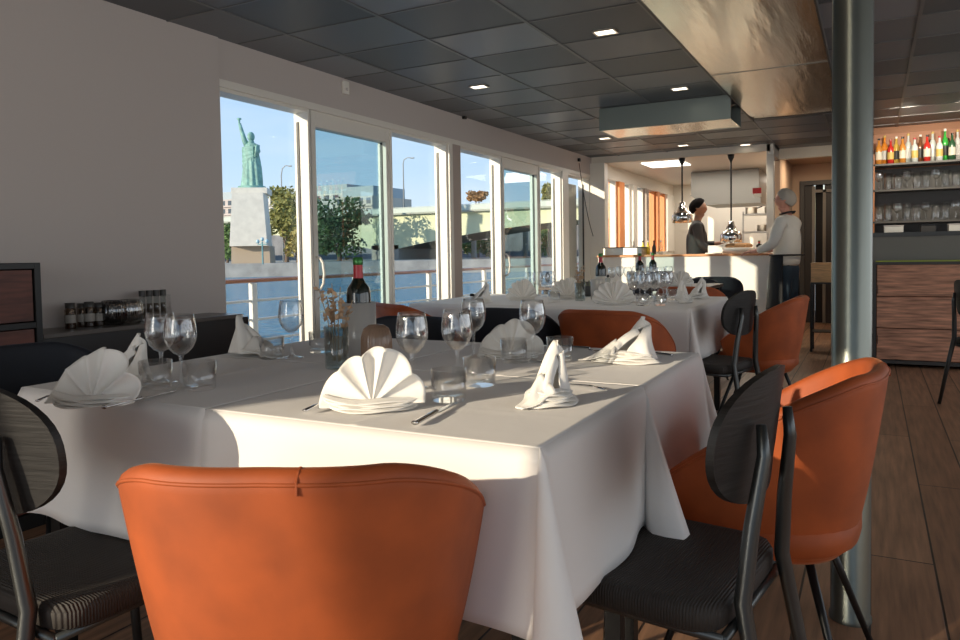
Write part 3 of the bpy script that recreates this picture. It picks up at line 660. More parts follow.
wine(T(182, 388), 'wine glass on the left cloth, right of the close pair by the white napkins')
wine(T(292, 358), 'lone wine glass before the first window beside a small tumbler')
wine(T(413, 388), 'wine glass just behind the front sunlit napkin, left of two')
wine(T(458, 383), 'wine glass behind the front tumblers, centre of the near table')
wine(T(474, 358), 'wine glass behind the centre one, in front of the black chair back')
wine(T(533, 362), 'wine glass at the far side of the near table before the dark red chair')
tumb(T(156, 388), 'water tumbler half hidden behind the left pair of wine glasses')
tumb(T(200, 389), 'water tumbler right of the left pair of wine glasses')
tumb(T(272, 358), 'water tumbler left of the lone wine glass by the windows')
tumb(T(321, 352), 'small water tumbler left of the dried flower vase')
tumb(T(449, 400), 'front water tumbler with the knife handle lying before it')
tumb(T(480, 385), 'water tumbler right behind the front tumbler')
tumb(T(560, 360), 'water tumbler at the far side, right of the wine glass before the red chair')
tumb(T(514, 362), 'water tumbler between the far napkin and its wine glass')
def napkin(t, seed=0, lean=.25, spread=150, R=.115, folds=8, soft=True):
    r = random.Random(seed); sp_ = D(spread); ph = [r.uniform(-.12, .12) for _ in range(folds+2)]; hh = [r.uniform(-.05, .05) for _ in range(folds+2)]
    def fan(u, v):
        q = u*folds; i = min(folds-1, int(q)); fr = q-i; a = PI/2+sp_*(.5-(q+(ph[i]*(1-fr)+ph[i+1]*fr)*2)/folds)
        pl = abs(math.sin(PI*q))**(.75 if soft else .9)*2-1
        Rr = R*(1+(hh[i]*(1-fr)+hh[i+1]*fr)*2-.05*abs(2*u-1)**2+(.022 if soft else .04)*pl); rr = Rr*v
        z = .010+rr*math.sin(a)*1.0; z = max(.004+.006*(1-v), z)
        amp = (.017 if soft else .013)*v*(1-.15*v)
        curl = .012*v**3*math.sin(5*u+seed)
        return Vector((rr*math.cos(a), -.034+amp*pl+curl-lean*max(0, z), z))
    MB().grid(fan, folds*12+1, 16).build('fan', NAPK, t, smooth=True, solid=.0025)
    mb = MB()
    for k in range(5):
        def lay(u, v, k=k):
            a = PI*(1.02+.96*u); rx = .109-.008*v+.003*math.sin(u*8+k+seed); ry = .050+.006*k-.03*v; lift = .012*abs(2*u-1)**1.5
            return Vector((rx*math.cos(a)*(1-.05*k*.5), -.012+ry*math.sin(a), .0025+.0034*(4-k)+v*.005+.0016*math.sin(u*13+k*3)+lift*(5-k)*.16))
        mb.grid(lay, 40, 5)
    mb.build('folded_base', NAPK, t, smooth=True, solid=.002)
def napcone(t, seed=0):
    r = random.Random(seed)
    def cone(u, v):
        a = D(-100)+D(330)*u; k = v
        rad = .050*(1-k)**.75+.004+.010*k*math.sin(3*a+seed); h = .012+.125*k*(1-.42*abs(2*u-1)**1.3)
        fold = .0035*math.sin(a*7+k*3)*(1-k*.5)
        x = (rad+fold)*math.cos(a)*1.05+.030*k*k; y = (rad+fold)*math.sin(a)*.80
        return Vector((x, y, h+.004*math.sin(a*4)*k))
    MB().grid(cone, 70, 20).build('fan', NAPK, t, smooth=True, solid=.0025)
    def flap(u, v):
        w = (u-.5)*2; x = -.03-.085*v; y = w*.045*(1-v*.75)+.004*math.sin(v*9); z = .003+.065*(1-v)**1.6*(1-.6*abs(w))+.004*math.sin(w*6+v*4)*(1-v)
        return Vector((x, y, max(.002, z)))
    MB().grid(flap, 18, 14).build('side_fold', NAPK, t, smooth=True, solid=.0025)
    mb = MB()
    for k in range(5):
        def lay(u, v, k=k):
            a = PI*(.85+1.0*u); rx = .058+.006*k-.012*v; ry = .045+.004*k-.014*v
            return Vector((rx*math.cos(a)-.004, ry*math.sin(a), .003+.0065*(4-k)+.006*v+.002*math.sin(u*13+k*2)))
        mb.grid(lay, 30, 4)
    mb.build('folded_base', NAPK, t, smooth=True, solid=.002)
def nap(key, p, rz, l, s=1.0, g='fan-folded napkins on the near tables', **k):
    s = s if isinstance(s, tuple) else (s, s, s)
    return inst('nap'+key, (lambda t: napcone(t, 3)) if key == 'b' else (lambda t: napkin(t, **k)), p, rz, l, 'napkin', 'folded_napkin', g, s)
A1 = dict(seed=1, lean=-.30, spread=176, folds=5, R=.118); A2 = dict(seed=2, lean=.1, spread=120, R=.12, folds=6)
nap('a', T(374, 406), D(28), 'sunlit fan-folded napkin at the front of the near right table', .92, **A1)
nap('b', T(551, 403), D(70), 'cone-like napkin standing right of the front water tumblers', (.8, .85, .95), **A2)
nap('b', T(630, 362), D(10), 'napkin at the back right corner with its fold pointing left', (1.25, 1, .95), **A2)
nap('a', T(100, 402), D(22), 'fan-folded napkin at the left end beside a steel knife', .90, **A1)
nap('b', T(128, 386), D(50), 'napkin standing just behind the left end fan napkin', .95, **A2)
nap('b', T(250, 355), D(170), 'napkin by the windows left of a small water tumbler', (1.3, 1.3, .95), **A2)
nap('a', T(512, 356), D(15), 'shaded napkin at the far side before the black chair', .85, **A1)
def mk_knife(t):
    MB().grid(lambda u, v: Vector(((-.105+.10*u), (.0075-.0022*u)*math.cos(2*PI*v), .006+.0042*math.sin(2*PI*v))), 12, 11).box(-.1055, -.1045, -.006, .006, .003, .009).build('handle', CHROME, t, smooth=True)
    MB().add([(-.005, -.005, .005), (.09, -.007, .004), (.105, .004, .004), (-.005, .005, .005), (-.005, -.005, .0065), (.09, -.007, .005), (.105, .004, .005), (-.005, .005, .0068)], [(3, 2, 1, 0), (4, 5, 6, 7), (0, 1, 5, 4), (1, 2, 6, 5), (2, 3, 7, 6), (3, 0, 4, 7)])
    b = MB(); b.add([(-.005, -.005, .003), (.09, -.007, .002), (.105, .004, .002), (-.005, .006, .003), (-.005, -.005, .0055), (.09, -.007, .0035), (.105, .004, .0035), (-.005, .006, .0055)], [(3, 2, 1, 0), (4, 5, 6, 7), (0, 1, 5, 4), (1, 2, 6, 5), (2, 3, 7, 6), (3, 0, 4, 7)])
    b.build('blade', CHROME, t)
def mk_fork(t):
    MB().tube([(-.10, 0, .006), (-.06, 0, .009), (0, 0, .006), (.035, 0, .004), (.05, 0, .005)], [.006, .005, .0028, .003, .009], 8, flat=.35).build('handle', CHROME, t, smooth=True)
    m = MB()
    for k in range(4): m.tube([(.05, -.008+.0053*k, .005), (.075, -.009+.006*k, .003), (.095, -.009+.006*k, .008)], .0013, 6)
    m.build('tines', CHROME, t, smooth=True)
def cut(kind, pa, pb, l):
    a, b = T(*pa), T(*pb); d = b-a; c = a+d.normalized()*.105
    inst(kind, mk_knife if kind == 'knife' else mk_fork, (c.x, c.y, ZC), math.atan2(d.y, d.x), l, kind, 'table_'+kind, 'steel cutlery on the near tables')
cut('knife', (415, 426), (478, 392), 'steel knife lying before the front water tumblers, handle towards camera')
cut('knife', (104, 410), (180, 391), 'steel knife on the left cloth in front of the left end napkin')
cut('fork', (303, 414), (350, 397), 'fork half under the front sunlit napkin, handle to the left')
cut('fork', (606, 392), (560, 385), 'fork beside the cone-like napkin at the right table edge')
cut('knife', (672, 357), (630, 352), 'cutlery end lying right of the back corner napkin, nearest the table edge')
cut('fork', (36, 404), (75, 391), 'fork half under the left end napkin, handle to the left')
cut('knife', (590, 350), (552, 347), 'knife lying at the far side near the red chair')
cut('fork', (655, 352), (598, 352), 'fork on the back right cloth behind the corner napkin')
# salt and pepper, bottle in cooler, vase, candle lamp
GLB = mat('dark_bottle_glass', (.006, .010, .006), .08, coat=.5)
CAPR = mat('red_capsule', (.45, .02, .03), .35); CAPG = mat('green_foil', (.05, .20, .05), .3, .5)
LAB = mat('cream_label', (.62, .58, .50), .6)
def mk_bottle(t):
    MB().lathe([(.001, 0), (.034, 0), (.037, .006), (.037, .185), (.034, .205), (.022, .222), (.0155, .235)], 32).build('bottle_body', GLB, t, smooth=True)
    MB().lathe([(.0155, .235), (.0145, .245), (.0142, .275)], 24).build('capsule', CAPR, t, smooth=True)
    MB().lathe([(.0142, .275), (.0155, .278), (.0155, .296), (.012, .299), (.001, .299)], 24).build('foil_top', CAPG, t, smooth=True)
    MB().lathe([(.0373, .05), (.0375, .055), (.0375, .135), (.0373, .14)], 32).build('label', LAB, t, smooth=True)
bp_ = T(360, 356); inst('bottle', mk_bottle, (bp_.x, bp_.y, ZC+.004), 0, 'red wine bottle with red capsule standing in the frosted cooler', 'bottle', 'wine_bottle', 'red wine bottles')
def mk_cooler(t): MB().lathe([(.001, 0), (.048, 0), (.050, .003), (.052, .165), (.0505, .165), (.0485, .006), (.001, .004)], 40).build('cooler_wall', FROST, t, smooth=True)
inst('cooler', mk_cooler, (bp_.x, bp_.y, ZC), 0, 'frosted round wine cooler holding the near wine bottle', 'wine cooler', 'wine_cooler', 'frosted wine coolers')
bp_ = T(337, 368)
DRY = mat('dried_petals', (.50, .33, .20), .8); STEM = mat('dry_stem', (.36, .26, .16), .8)
def mk_vase(t): MB().lathe([(.001, .001), (.030, 0), (.032, .004), (.034, .115), (.0328, .115), (.030, .010), (.001, .008)], 32).build('vase_wall', GREYG, t, smooth=True)
def mk_dried(t):
    r = random.Random(5); m = MB(); f = MB()
    for i in range(9):
        a = r.uniform(0, 6.28); sp2 = r.uniform(.01, .055); h = r.uniform(.15, .225); pts = [(0.01*math.cos(a), .01*math.sin(a), .01), (sp2*.5*math.cos(a), sp2*.5*math.sin(a), h*.6), (sp2*math.cos(a), sp2*math.sin(a), h)]
        m.tube(pts, .0013, 5)
        for k in range(9):
            q = r.uniform(.5, 1); p = Vector(pts[1]).lerp(Vector(pts[2]), (q-.5)*2)+Vector((r.gauss(0, .006), r.gauss(0, .006), r.gauss(0, .006)))
            u = Vector((r.gauss(0, 1), r.gauss(0, 1), r.gauss(0, 1))).normalized()*.011; w = u.orthogonal().normalized()*.006
            f.add([p-u, p+w, p+u, p-w], [(0, 1, 2, 3)])
    m.build('stems', STEM, t); f.build('petals', DRY, t)
inst('vase', mk_vase, (bp_.x, bp_.y, ZC), 0, 'straight grey glass vase with dried flowers behind the front napkin', 'vase', 'glass_vase', 'glass vases of dried flowers')
inst('dried', mk_dried, (bp_.x, bp_.y, ZC+.009), 0, 'brown dried flower sprigs in the near grey glass vase', 'dried flowers', 'dried_flowers', 'dried flowers in vases')
bp_ = T(377, 368)
cl = thing('ribbed_lantern', 'smoky brown ribbed glass lantern dome behind the front sunlit napkin', 'candle lantern', (bp_.x, bp_.y, ZC))
MB().lathe([(.030, 0), (.038, .01), (.042, .05), (.041, .085), (.034, .108), (.02, .118), (.001, .12)], 96, rib=.025, nr=24).build('ribbed_dome', SMOKE, cl, smooth=True)
MB().lathe([(.001, .002), (.018, .002), (.018, .03), (.001, .03)], 20).build('candle', mat('wax', (.7, .6, .5), .5), cl)
# ---- second row tableware
g2w, g2t, g2n = 'wine glasses in the second row', 'water tumblers in the second row', 'fan-folded napkins in the second row'
def on2(px_, Y, z=ZC): p = ony(px_, 290, Y); return Vector((p.x, Y, z))
FAN = dict(seed=3, lean=-.1, spread=174, R=.125, folds=9, soft=False)
nap('fan', on2(613, 4.20), D(25), 'wide open fan napkin facing the camera in the second row', 1.0, g=g2n, **FAN)
nap('fan', on2(566, 4.65), D(40), 'fan napkin left of the small grey planter in the second row', 1.0, g=g2n, **FAN)
nap('fan', on2(520, 4.4), D(60), 'fan napkin above the black chair back in the second row', 1.0, g=g2n, **FAN)
nap('b', on2(482, 4.15), D(20), 'napkin nearest the windows in the second row', 1.0, g=g2n)
nap('b', on2(683, 4.45), D(100), 'sunlit napkin with pointed fold at the right of the second row', 1.0, g=g2n)
nap('b', on2(699, 4.85), D(45), 'bluish shaded napkin behind the sunlit pointed one', 1.0, g=g2n)
tumb(on2(600, 4.85), 'tumbler beside the grey planter in the second row', g2t)
r = random.Random(11)
wl_ = [(634, 4.35), (645, 4.3), (655, 4.5), (664, 4.4), (640, 4.7), (652, 4.75), (663, 4.8), (632, 4.9), (645, 4.95), (658, 5.0), (668, 4.95), (545, 4.75), (538, 4.9), (550, 4.95), (530, 4.7)]
lw_ = ['front leftmost glass of the second row cluster', 'front second glass from the left in the second row cluster', 'front third glass from the left in the second row cluster', 'front rightmost glass of the second row cluster',
       'middle left glass of the second row cluster', 'central glass of the second row cluster', 'middle right glass of the second row cluster', 'rear leftmost glass of the second row cluster',
       'rear second glass from the left in the second row cluster', 'rear third glass from the left in the second row cluster', 'rear rightmost glass of the second row cluster',
       'wine glass second from the right in the group by the fan napkins', 'wine glass at the back of the group by the fan napkins', 'rightmost wine glass of the group near the windows in the second row', 'leftmost wine glass of the group near the windows in the second row']
for (px_, Y), l in zip(wl_, lw_): wine(on2(px_, Y), l, g2w)
for (px_, Y), l in zip([(642, 4.15), (660, 4.2), (554, 4.3), (672, 4.7)], ['tumbler in front of the second row glass cluster, left one', 'tumbler in front of the second row glass cluster, right one', 'small white-looking tumbler left of the wide fan napkin', 'tumbler right of the second row glass cluster']): tumb(on2(px_, Y), l, g2t)
inst('bottle', None, on2(601, 4.95, ZC), .3, 'red wine bottle beside the grey planter in the second row', 'bottle', 'wine_bottle')
inst('vase', None, on2(580, 4.45), 0, 'grey glass vase with dried flowers in the second row', 'vase', 'glass_vase'); inst('dried', None, on2(580, 4.45, ZC+.009), 1.5, 'dried flower sprigs in the second row vase', 'dried flowers', 'dried_flowers')
inst('cooler', None, on2(597, 4.6), 0, 'frosted wine cooler in front of the second row bottle', 'wine cooler', 'wine_cooler', None, (.8, .8, .8))
t = thing('desk_planter', 'small dark grey round planter in the second row behind the cooler', 'planter', tuple(on2(590, 4.95)))
MB().lathe([(.001, 0), (.05, 0), (.06, .10), (.056, .10), (.048, .02), (.001, .02)], 28).build('pot', mat('grey_pot', (.09, .09, .09), .6), t, smooth=True)
m = MB(); rr_ = random.Random(2)
for i in range(40):
    a = rr_.uniform(0, 6.28); p = Vector((.03*math.cos(a), .03*math.sin(a), .03)); u = Vector((.05*math.cos(a), .05*math.sin(a), .08)); w = Vector((-math.sin(a), math.cos(a), 0))*.006
    m.add([p-w, p+u*.6+w*1.5, p+u, p+u*.5-w*1.5], [(0, 1, 2, 3)])
m.build('leaves', leafmat('grey', (.25, .27, .18)), t)
t = thing('pepper_mill', 'slim grey mill beside the second row wine bottle', 'pepper mill', tuple(on2(608, 4.75)))
MB().lathe([(.001, 0), (.022, 0), (.022, .08), (.014, .10), (.018, .13), (.001, .14)], 20).build('mill_body', GREYG, t, smooth=True); MB().ball((0, 0, .147), .01, .01, .01).build('knob', BLACKM, t, smooth=True)
t = thing('salt_shaker', 'small black-topped shaker beside the napkin nearest the windows', 'shaker', tuple(on2(472, 4.12)))
MB().lathe([(.001, 0), (.016, 0), (.014, .04), (.001, .04)], 16).build('jar', GLASS, t, smooth=True); MB().lathe([(.015, .04), (.015, .055), (.001, .058)], 16).build('cap', BLACKM, t, smooth=True)
# ---- third row tableware
g3 = 'wine glasses in the third row'
for k in range(9):
    px_ = [612, 620, 628, 636, 646, 654, 661, 669, 650][k]; Y = [6.5, 6.9, 6.6, 7.0, 6.55, 6.95, 6.6, 6.85, 7.15][k]
    wine(on2(px_, Y, .7465), ['far wine glass, leftmost of the third row', 'far wine glass, second from the left of the third row', 'far wine glass left of the far bottle, nearer one', 'far wine glass left of the far bottle, farther one', 'far wine glass right of the far bottle, nearer one',
         'far wine glass right of the far bottle, farther one', 'far wine glass left of the far napkins', 'far wine glass touching the far napkins in view', 'farthest wine glass, middle of the third row'][k], g3)
inst('bottle', None, on2(640, 6.75, .746), 1, 'far red wine bottle with pale label in the third row', 'bottle', 'wine_bottle')
inst('bottle', None, on2(653, 7.2, .746), 1, 'farthest wine bottle, partly hidden by glasses in the third row', 'bottle', 'wine_bottle')
nap('fan', on2(679, 6.6, .747), D(20), 'far napkin at the right end of the third row, nearer one', 1, g='napkins in the third row')
nap('b', on2(672, 6.95, .747), D(60), 'far napkin at the right end of the third row, farther one', 1, g='napkins in the third row')

# ------------------------------------------------------------------ sideboard at left and its objects
sb = thing('sideboard', 'long low dark sideboard against the grey wall', 'sideboard', (-3.24, 0, 0))
MB().box(0, .24, 1.83, 2.96, .0, .742).build('carcass', mat('sideboard_black', (.018, .016, .015), .35), sb)
MB().box(-.0, .26, 1.82, 2.90, .742, .762).build('top', mat('sideboard_top', (.10, .085, .072), .3, scale=(1, .2, 1), var=.3, nscale=9), sb, bevel=.003)
lc = thing('drawer_cabinet', 'black framed cabinet with reddish wood doors at the far left', 'cabinet', (-3.24, 0, 0))
MB().box(0, .30, 1.77, 1.795, 0, 1.055).box(0, .30, .8, .825, 0, 1.055).box(0, .30, .825, 1.77, 1.03, 1.055).box(0, .30, .825, 1.77, .795, .82).box(0, .30, .825, 1.77, .52, .545).box(0, .30, .825, 1.77, .0, .06).box(0, .02, .825, 1.77, .06, 1.045).build('frame', BLACKM, lc, bevel=.002)
for z0, z1 in ((.82, 1.03), (.545, .795), (.06, .52)):
    d = MB().box(.02, .29, .83, 1.765, z0+.004, z1-.004).build('drawer', DKWOOD, lc); MB().box(.29, .298, 1.25, 1.35, (z0+z1)/2-.01, (z0+z1)/2+.01).build('handle', BLACKM, d)
SPB = glass('spice_jar_glass', (.50, .42, .33), .06, .12, .6)
def mk_jar(t):
    MB().lathe([(.001, 0), (.021, 0), (.022, .004), (.022, .085), (.018, .09)], 24).build('jar_body', SPB, t, smooth=True)
    MB().lathe([(.001, .002), (.0195, .002), (.0195, .06), (.001, .06)], 20).build('contents', mat('dark_spice', (.10, .06, .035), .8), t)
    MB().lathe([(.0225, .025), (.0225, .06)], 24).build('label', mat('faded_label', (.34, .31, .27), .7), t)
    MB().lathe([(.020, .09), (.020, .112), (.001, .112)], 24).build('lid', BLACKP, t, smooth=True)
SZ = .7635
for i, (px_, dx, l) in enumerate([(70, 0, 'spice jar with a black lid, leftmost on the sideboard'), (82, .03, 'second spice jar from the left on the sideboard'), (89, 0, 'third spice jar from the left on the sideboard'), (99, 0, 'fourth spice jar, next to the stacked glasses')]):
    p = onx(px_, 310, -3.10-dx); inst('jar', mk_jar, (p.x, p.y, SZ), i, l, 'jar', 'spice_jar', 'spice jars on the sideboard', (1, 1, 1-.06*(i % 2)))
RIB = glass('ribbed_bowl_glass', (.62, .62, .60), .08, .22, .7)
for i, (px_, l) in enumerate([(113, 'dark ribbed glass bowl on the sideboard, left of the pale one'), (130, 'pale ribbed glass bowl on the sideboard before the tube rack')]):
    p = onx(px_, 305, -3.08); t = thing('ribbed_glass_bowl', l, 'glass bowl', (p.x, p.y, SZ), 0, 'ribbed glass bowls')
    MB().lathe([(.001, .0), (.04, 0), (.052, .02), (.056, .06), (.050, .105), (.044, .112), (.040, .112), (.05, .06), (.046, .02), (.001, .005)], 96, rib=.03, nr=20).build('bowl_wall', RIB if i else glass('dark_ribbed_glass', (.35, .35, .35), .08, .12, .6), t, smooth=True)
p = onx(153, 305, -3.15); rk = thing('tube_rack', 'rack of slim glass tubes with black stoppers at the sideboard end', 'rack', (p.x, p.y, SZ))
MB().box(-.03, .03, -.085, .085, 0, .006).box(-.03, .03, -.085, .085, .055, .06).box(-.03, .03, -.085, -.08, 0, .12).box(-.03, .03, .08, .085, 0, .12).build('rack_frame', GLASS, rk)
for k in range(4):
    y = -.06+.04*k; q = MB().lathe([(.001, .007), (.014, .007), (.014, .115), (.0125, .115)], 18, (0, y, 0)).build('tube', GREYG, rk, smooth=True)
    MB().lathe([(.001, .009), (.0118, .009), (.0118, .08), (.001, .08)], 14, (0, y, 0)).build('contents', mat('dark_spice', (0, 0, 0)), q)
    MB().lathe([(.001, .115), (.0155, .115), (.0155, .145), (.001, .145)], 18, (0, y, 0)).build('stopper', BLACKP, q)

# ------------------------------------------------------------------ kitchen counter and equipment
ct = thing('kitchen_counter', 'white panelled pass counter with wooden edge in front of the kitchen', 'counter', (-2.1, 9.3, 0))
MB().box(-1.02, 1.06, -.15, .45, 0, .995).build('counter_body', mat('white_counter_panel', (.88, .86, .80), .5), ct)
MB().box(-1.03, 1.10, -.18, .47, .995, 1.02).build('counter_top', COUNTERW, ct, bevel=.004)
HOODM = mat('hood_steel', (.30, .29, .265), .5, .9, scale=(1, 12, 1), bump=.08, nscale=2.5)
hd = thing('extractor_hood', 'large stainless steel kitchen hood hanging above the stoves', 'hood', (0, 0, 0))
KY = 11.6
a = ony(691, 180, KY); b = ony(759, 180, KY); zb = ony(700, 196, KY).z
m = MB().box(a.x, b.x, KY, KY+1.0, zb+.02, H-.04); m.build('hood_box', HOODM, hd)
m = MB(); m.add([(a.x-.02, KY, zb+.02), (b.x+.02, KY, zb+.02), (b.x+.02, KY+1, zb+.02), (a.x-.02, KY+1, zb+.02), (a.x+.2, KY, zb-.14), (b.x+.02, KY, zb-.14), (b.x+.02, KY+1, zb-.14), (a.x+.2, KY+1, zb-.14)], [(0, 1, 5, 4), (1, 2, 6, 5), (2, 3, 7, 6), (3, 0, 4, 7), (4, 5, 6, 7), (0, 3, 2, 1)])
m.build('hood_skirt', HOODM, hd)
t = thing('kitchen_worktop', 'stainless worktop behind the chef under the hood', 'worktop', (0, 0, 0)); MB().box(-2.7, -1.12, 12.0, 12.7, 0, .93).build('cabinet', STEEL, t); MB().box(-2.75, -1.12, 11.95, 12.7, .93, .97).build('top', STEEL, t)
t = thing('steel_wall_shelf', 'steel shelf unit with two boards at the kitchen right wall', 'shelf', (0, 0, 0))
MB().box(-1.62, -1.12, 11.0, 11.3, 1.30, 1.32).build('shelf', STEEL, t); MB().box(-1.62, -1.12, 11.0, 11.3, 1.55, 1.57).build('shelf', STEEL, t)
for x in (-1.61, -1.13): MB().box(x-.01, x+.01, 11.0, 11.02, .6, 1.60).build('upright', STEEL, t)
for i, (x, z, rr0, l) in enumerate([(-1.52, 1.57, .08, 'steel saucepan on the upper kitchen shelf, left'), (-1.25, 1.57, .09, 'steel saucepan on the upper kitchen shelf, right'), (-1.36, 1.32, .08, 'steel saucepan on the lower kitchen shelf')]):
    t = thing('saucepan', l, 'saucepan', (x, 11.14, z), 0, 'pans on the kitchen shelves')
    MB().lathe([(.001, 0), (rr0, 0), (rr0, .09), (rr0+.006, .092), (rr0-.004, .09), (rr0-.006, .01), (.001, .01)], 24).build('pan_body', STEEL, t, smooth=True); MB().tube([(rr0, 0, .08), (rr0+.07, -.03, .1)], .008, 6).build('handle', BLACKM, t)
t = thing('wall_box', 'small red and white box on the kitchen side post', 'box', tuple(ony(757, 192, 9.75)))
MB().box(-.05, .05, -.02, .02, -.02, .05).build('red_case', mat('red_plastic', (.5, .02, .02), .4), t); MB().box(-.03, .05, -.025, .02, -.06, -.02).build('white_base', WHITE, t)
# pendant heat lamps
for px_, py_, l, L in ((682, 158, 'chrome pendant heat lamp left of the two, in front of the cook', .80), (731, 156, 'chrome pendant heat lamp right of the two, over the bread', 1.06)):
    p = ony(px_, py_, 9.36); t = thing('pendant_lamp', l, 'pendant lamp', (p.x, 9.36, 2.213), 0, 'pendant heat lamps over the pass')
    MB().tube([(0, 0, 0), (0, 0, -L+.24)], .010, 8).build('rod', BLACKM, t)
    MB().lathe([(.001, 0), (.04, 0), (.035, -.04), (.014, -.08), (.010, -.10)], 20).build('ceiling_cup', BLACKM, t, smooth=True)
    MB().lathe([(.022, -L+.26), (.036, -L+.25), (.040, -L+.21), (.055, -L+.19), (.060, -L+.15), (.10, -L+.13), (.125, -L+.09), (.128, -L+.0), (.120, -L+.0), (.115, -L+.08), (.04, -L+.12), (.001, -L+.13)], 32).build('lamp_shade', CHROME, t, smooth=True)
    MB().ball((0, 0, -L+.05), .04, .04, .05).build('bulb', mat('heat_bulb', (.7, .6, .5), .3), t, smooth=True)
# things on the pass
ZK = 1.0215
t = thing('bread_basket', 'round white box filled with bread loaves on the pass', 'basket', (-1.42, 9.34, ZK)); MB().lathe([(.001, 0), (.19, 0), (.19, .07), (.182, .07), (.18, .01), (.001, .01)], 32).build('basket_wall', WHITE, t, smooth=True)
for i in range(5):
    tag(MB().ball((-1.42+.09*math.cos(i*1.26), 9.34+.08*math.sin(i*1.26), ZK+.09), .075, .04, .035).build('bread_loaf', mat('crust', (.60, .33, .15), .7), smooth=True), ['bread loaf at the right of the round white box', 'bread loaf at the back right of the round white box', 'bread loaf at the back left of the round white box', 'bread loaf at the front left of the round white box', 'bread loaf at the front right of the round white box'][i], 'bread', 'bread loaves in the box')
t = thing('glass_rack_tray', 'steel tray leaning left of the bread box on the pass', 'tray', (-1.70, 9.32, ZK)); MB().box(-.09, .09, -.09, .09, 0, .012).box(-.09, .09, .08, .09, .012, .10).build('tray_body', STEEL, t)
inst('bottle', None, (-1.20, 9.45, ZK), 0, 'dark bottle at the right end of the pass behind the bread', 'bottle', 'wine_bottle', 'bottles and jars on the pass', (.9, .9, .5))
t = thing('serving_unit', 'low grey display box at the left end of the pass', 'display box', (-2.98, 9.30, ZK)); MB().box(-.08, .42, -.12, .12, 0, .09).build('box_body', STEEL, t, bevel=.004); MB().box(-.09, .43, -.13, .13, .09, .10).build('lid', BLACKP, t)
YEL = mat('yellow_liquid', (.75, .62, .08), .3)
for i, (px_, c, l) in enumerate([(634, WHITE, 'small white bottle on the left part of the pass'), (643, YEL, 'tall yellow bottle on the pass, left one'), (648, YEL, 'tall yellow bottle on the pass, right one'), (654, BLACKP, 'dark bottle on the pass beside the yellow ones'), (661, GREYG, 'clear bottle on the pass near the orange window posts')]):
    p = ony(px_, 250, 9.45); t = thing('sauce_bottle', l, 'bottle', (p.x, 9.45, ZK), 0, 'bottles and jars on the pass')
    MB().lathe([(.001, 0), (.026, 0), (.026, .09), (.010, .13), (.009, .16)], 16).build('bottle_body', c, t, smooth=True); MB().lathe([(.011, .16), (.011, .18), (.001, .18)], 12).build('cap', BLACKM if i % 2 else WHITE, t)
lk = thing('kitchen_ceiling_light', 'flat white ceiling light panel inside the kitchen', 'ceiling light', (0, 0, H-.045)); a, b = ony(647, 165, 10.3), ony(686, 165, 10.3)
MB().box(a.x, b.x, 10.0, 10.6, 0, .012).build('diffuser', mat('panel_glow', (1, .97, .9), .5, emit=1.6, emit_col=(1, .97, .9)), lk)
# stand with wooden box beyond the man
t = thing('side_stand', 'tall thin black metal stand behind the pillar carrying a wooden box', 'stand', (-.42, 8.45, 0))
for x in (-.13, .13):
    for y in (-.13, .13): MB().box(x-.01, x+.01, y-.01, y+.01, 0, .70).build('leg', BLACKM, t)
MB().box(-.14, .14, -.14, .14, .70, .715).build('top', BLACKM, t); MB().box(-.13, .13, -.13, .13, .2, .21).build('shelf', BLACKM, t)
t = thing('wooden_box', 'light wooden box on the tall thin black stand', 'box', (-.42, 8.45, .7155)); MB().box(-.135, .135, -.12, .12, 0, .19).build('box_body', mat('light_wood', (.66, .38, .17), .5, scale=(1, 1, 8), var=.2), t, bevel=.004); MB().box(-.137, .137, -.122, .122, .19, .20).build('lid', mat('light_wood', (0, 0, 0)), t)

# ------------------------------------------------------------------ bar
YBAR = 7.76
bar = thing('bar_counter', 'dark bar counter with a flat grey-brown front panel behind the wooden cabinet', 'bar', (0, YBAR, 0))
MB().box(-.03, 2.6, .06, .55, 0, 1.16).build('bar_body', mat('bar_panel', (.20, .185, .155), .45), bar); MB().box(-.04, 2.6, .04, .57, 1.16, 1.20).build('bar_top', mat('bar_top', (.05, .047, .04), .3), bar)
MB().box(-.03, .0, .03, .06, 0, 1.0).build('edge_strip', mat('pale_edge', (.45, .33, .27), .5), bar)
bc = thing('bar_cabinet', 'black framed cabinet with rough reddish wood drawer fronts below the bar', 'cabinet', (0, YBAR-.26, 0))
MB().box(.01, .035, 0, .3, .0, .935).box(1.30, 1.33, 0, .3, 0, .935).box(.035, 1.30, 0, .3, .91, .935).box(.035, 1.30, 0, .3, .03, .06).box(.035, 1.30, .28, .3, .06, .91).build('frame', BLACKP, bc)
BW2 = mat('rough_sawn_wood', (.55, .27, .165), .65, scale=(1.2, 1, 14), var=.55, nscale=3.5, detail=8, bump=.3)
for k in range(3):
    z0 = .062+k*.283; d = MB().box(.04, 1.295, -.0, .26, z0+.004, z0+.279).build('drawer', BW2, bc, bevel=.003)
for z_ in (.2, .65): MB().box(.045, .05, -.008, 0, z_, z_+.08).build('hinge', BLACKM, bc)
tag(MB().box(.03, 1.2, YBAR-.27, YBAR-.0, .9355, .944).build('green_mat', mat('lime_green_mat', (.42, .50, .05), .5)), 'thin lime green mat on top of the wooden bar cabinet', 'mat')  # yellow-green reflection along the cabinet top, built as a coloured strip
SH = [ony(900, y, 8.45).z for y in (163, 189, 221)]
sh = thing('bar_shelves', 'dark open shelves behind the bar holding bottles and glasses', 'shelf', (0, 8.45, 0))
for z in SH: MB().box(.0, 2.4, -.02, .28, z-.018, z).build('shelf', BLACKP, sh)
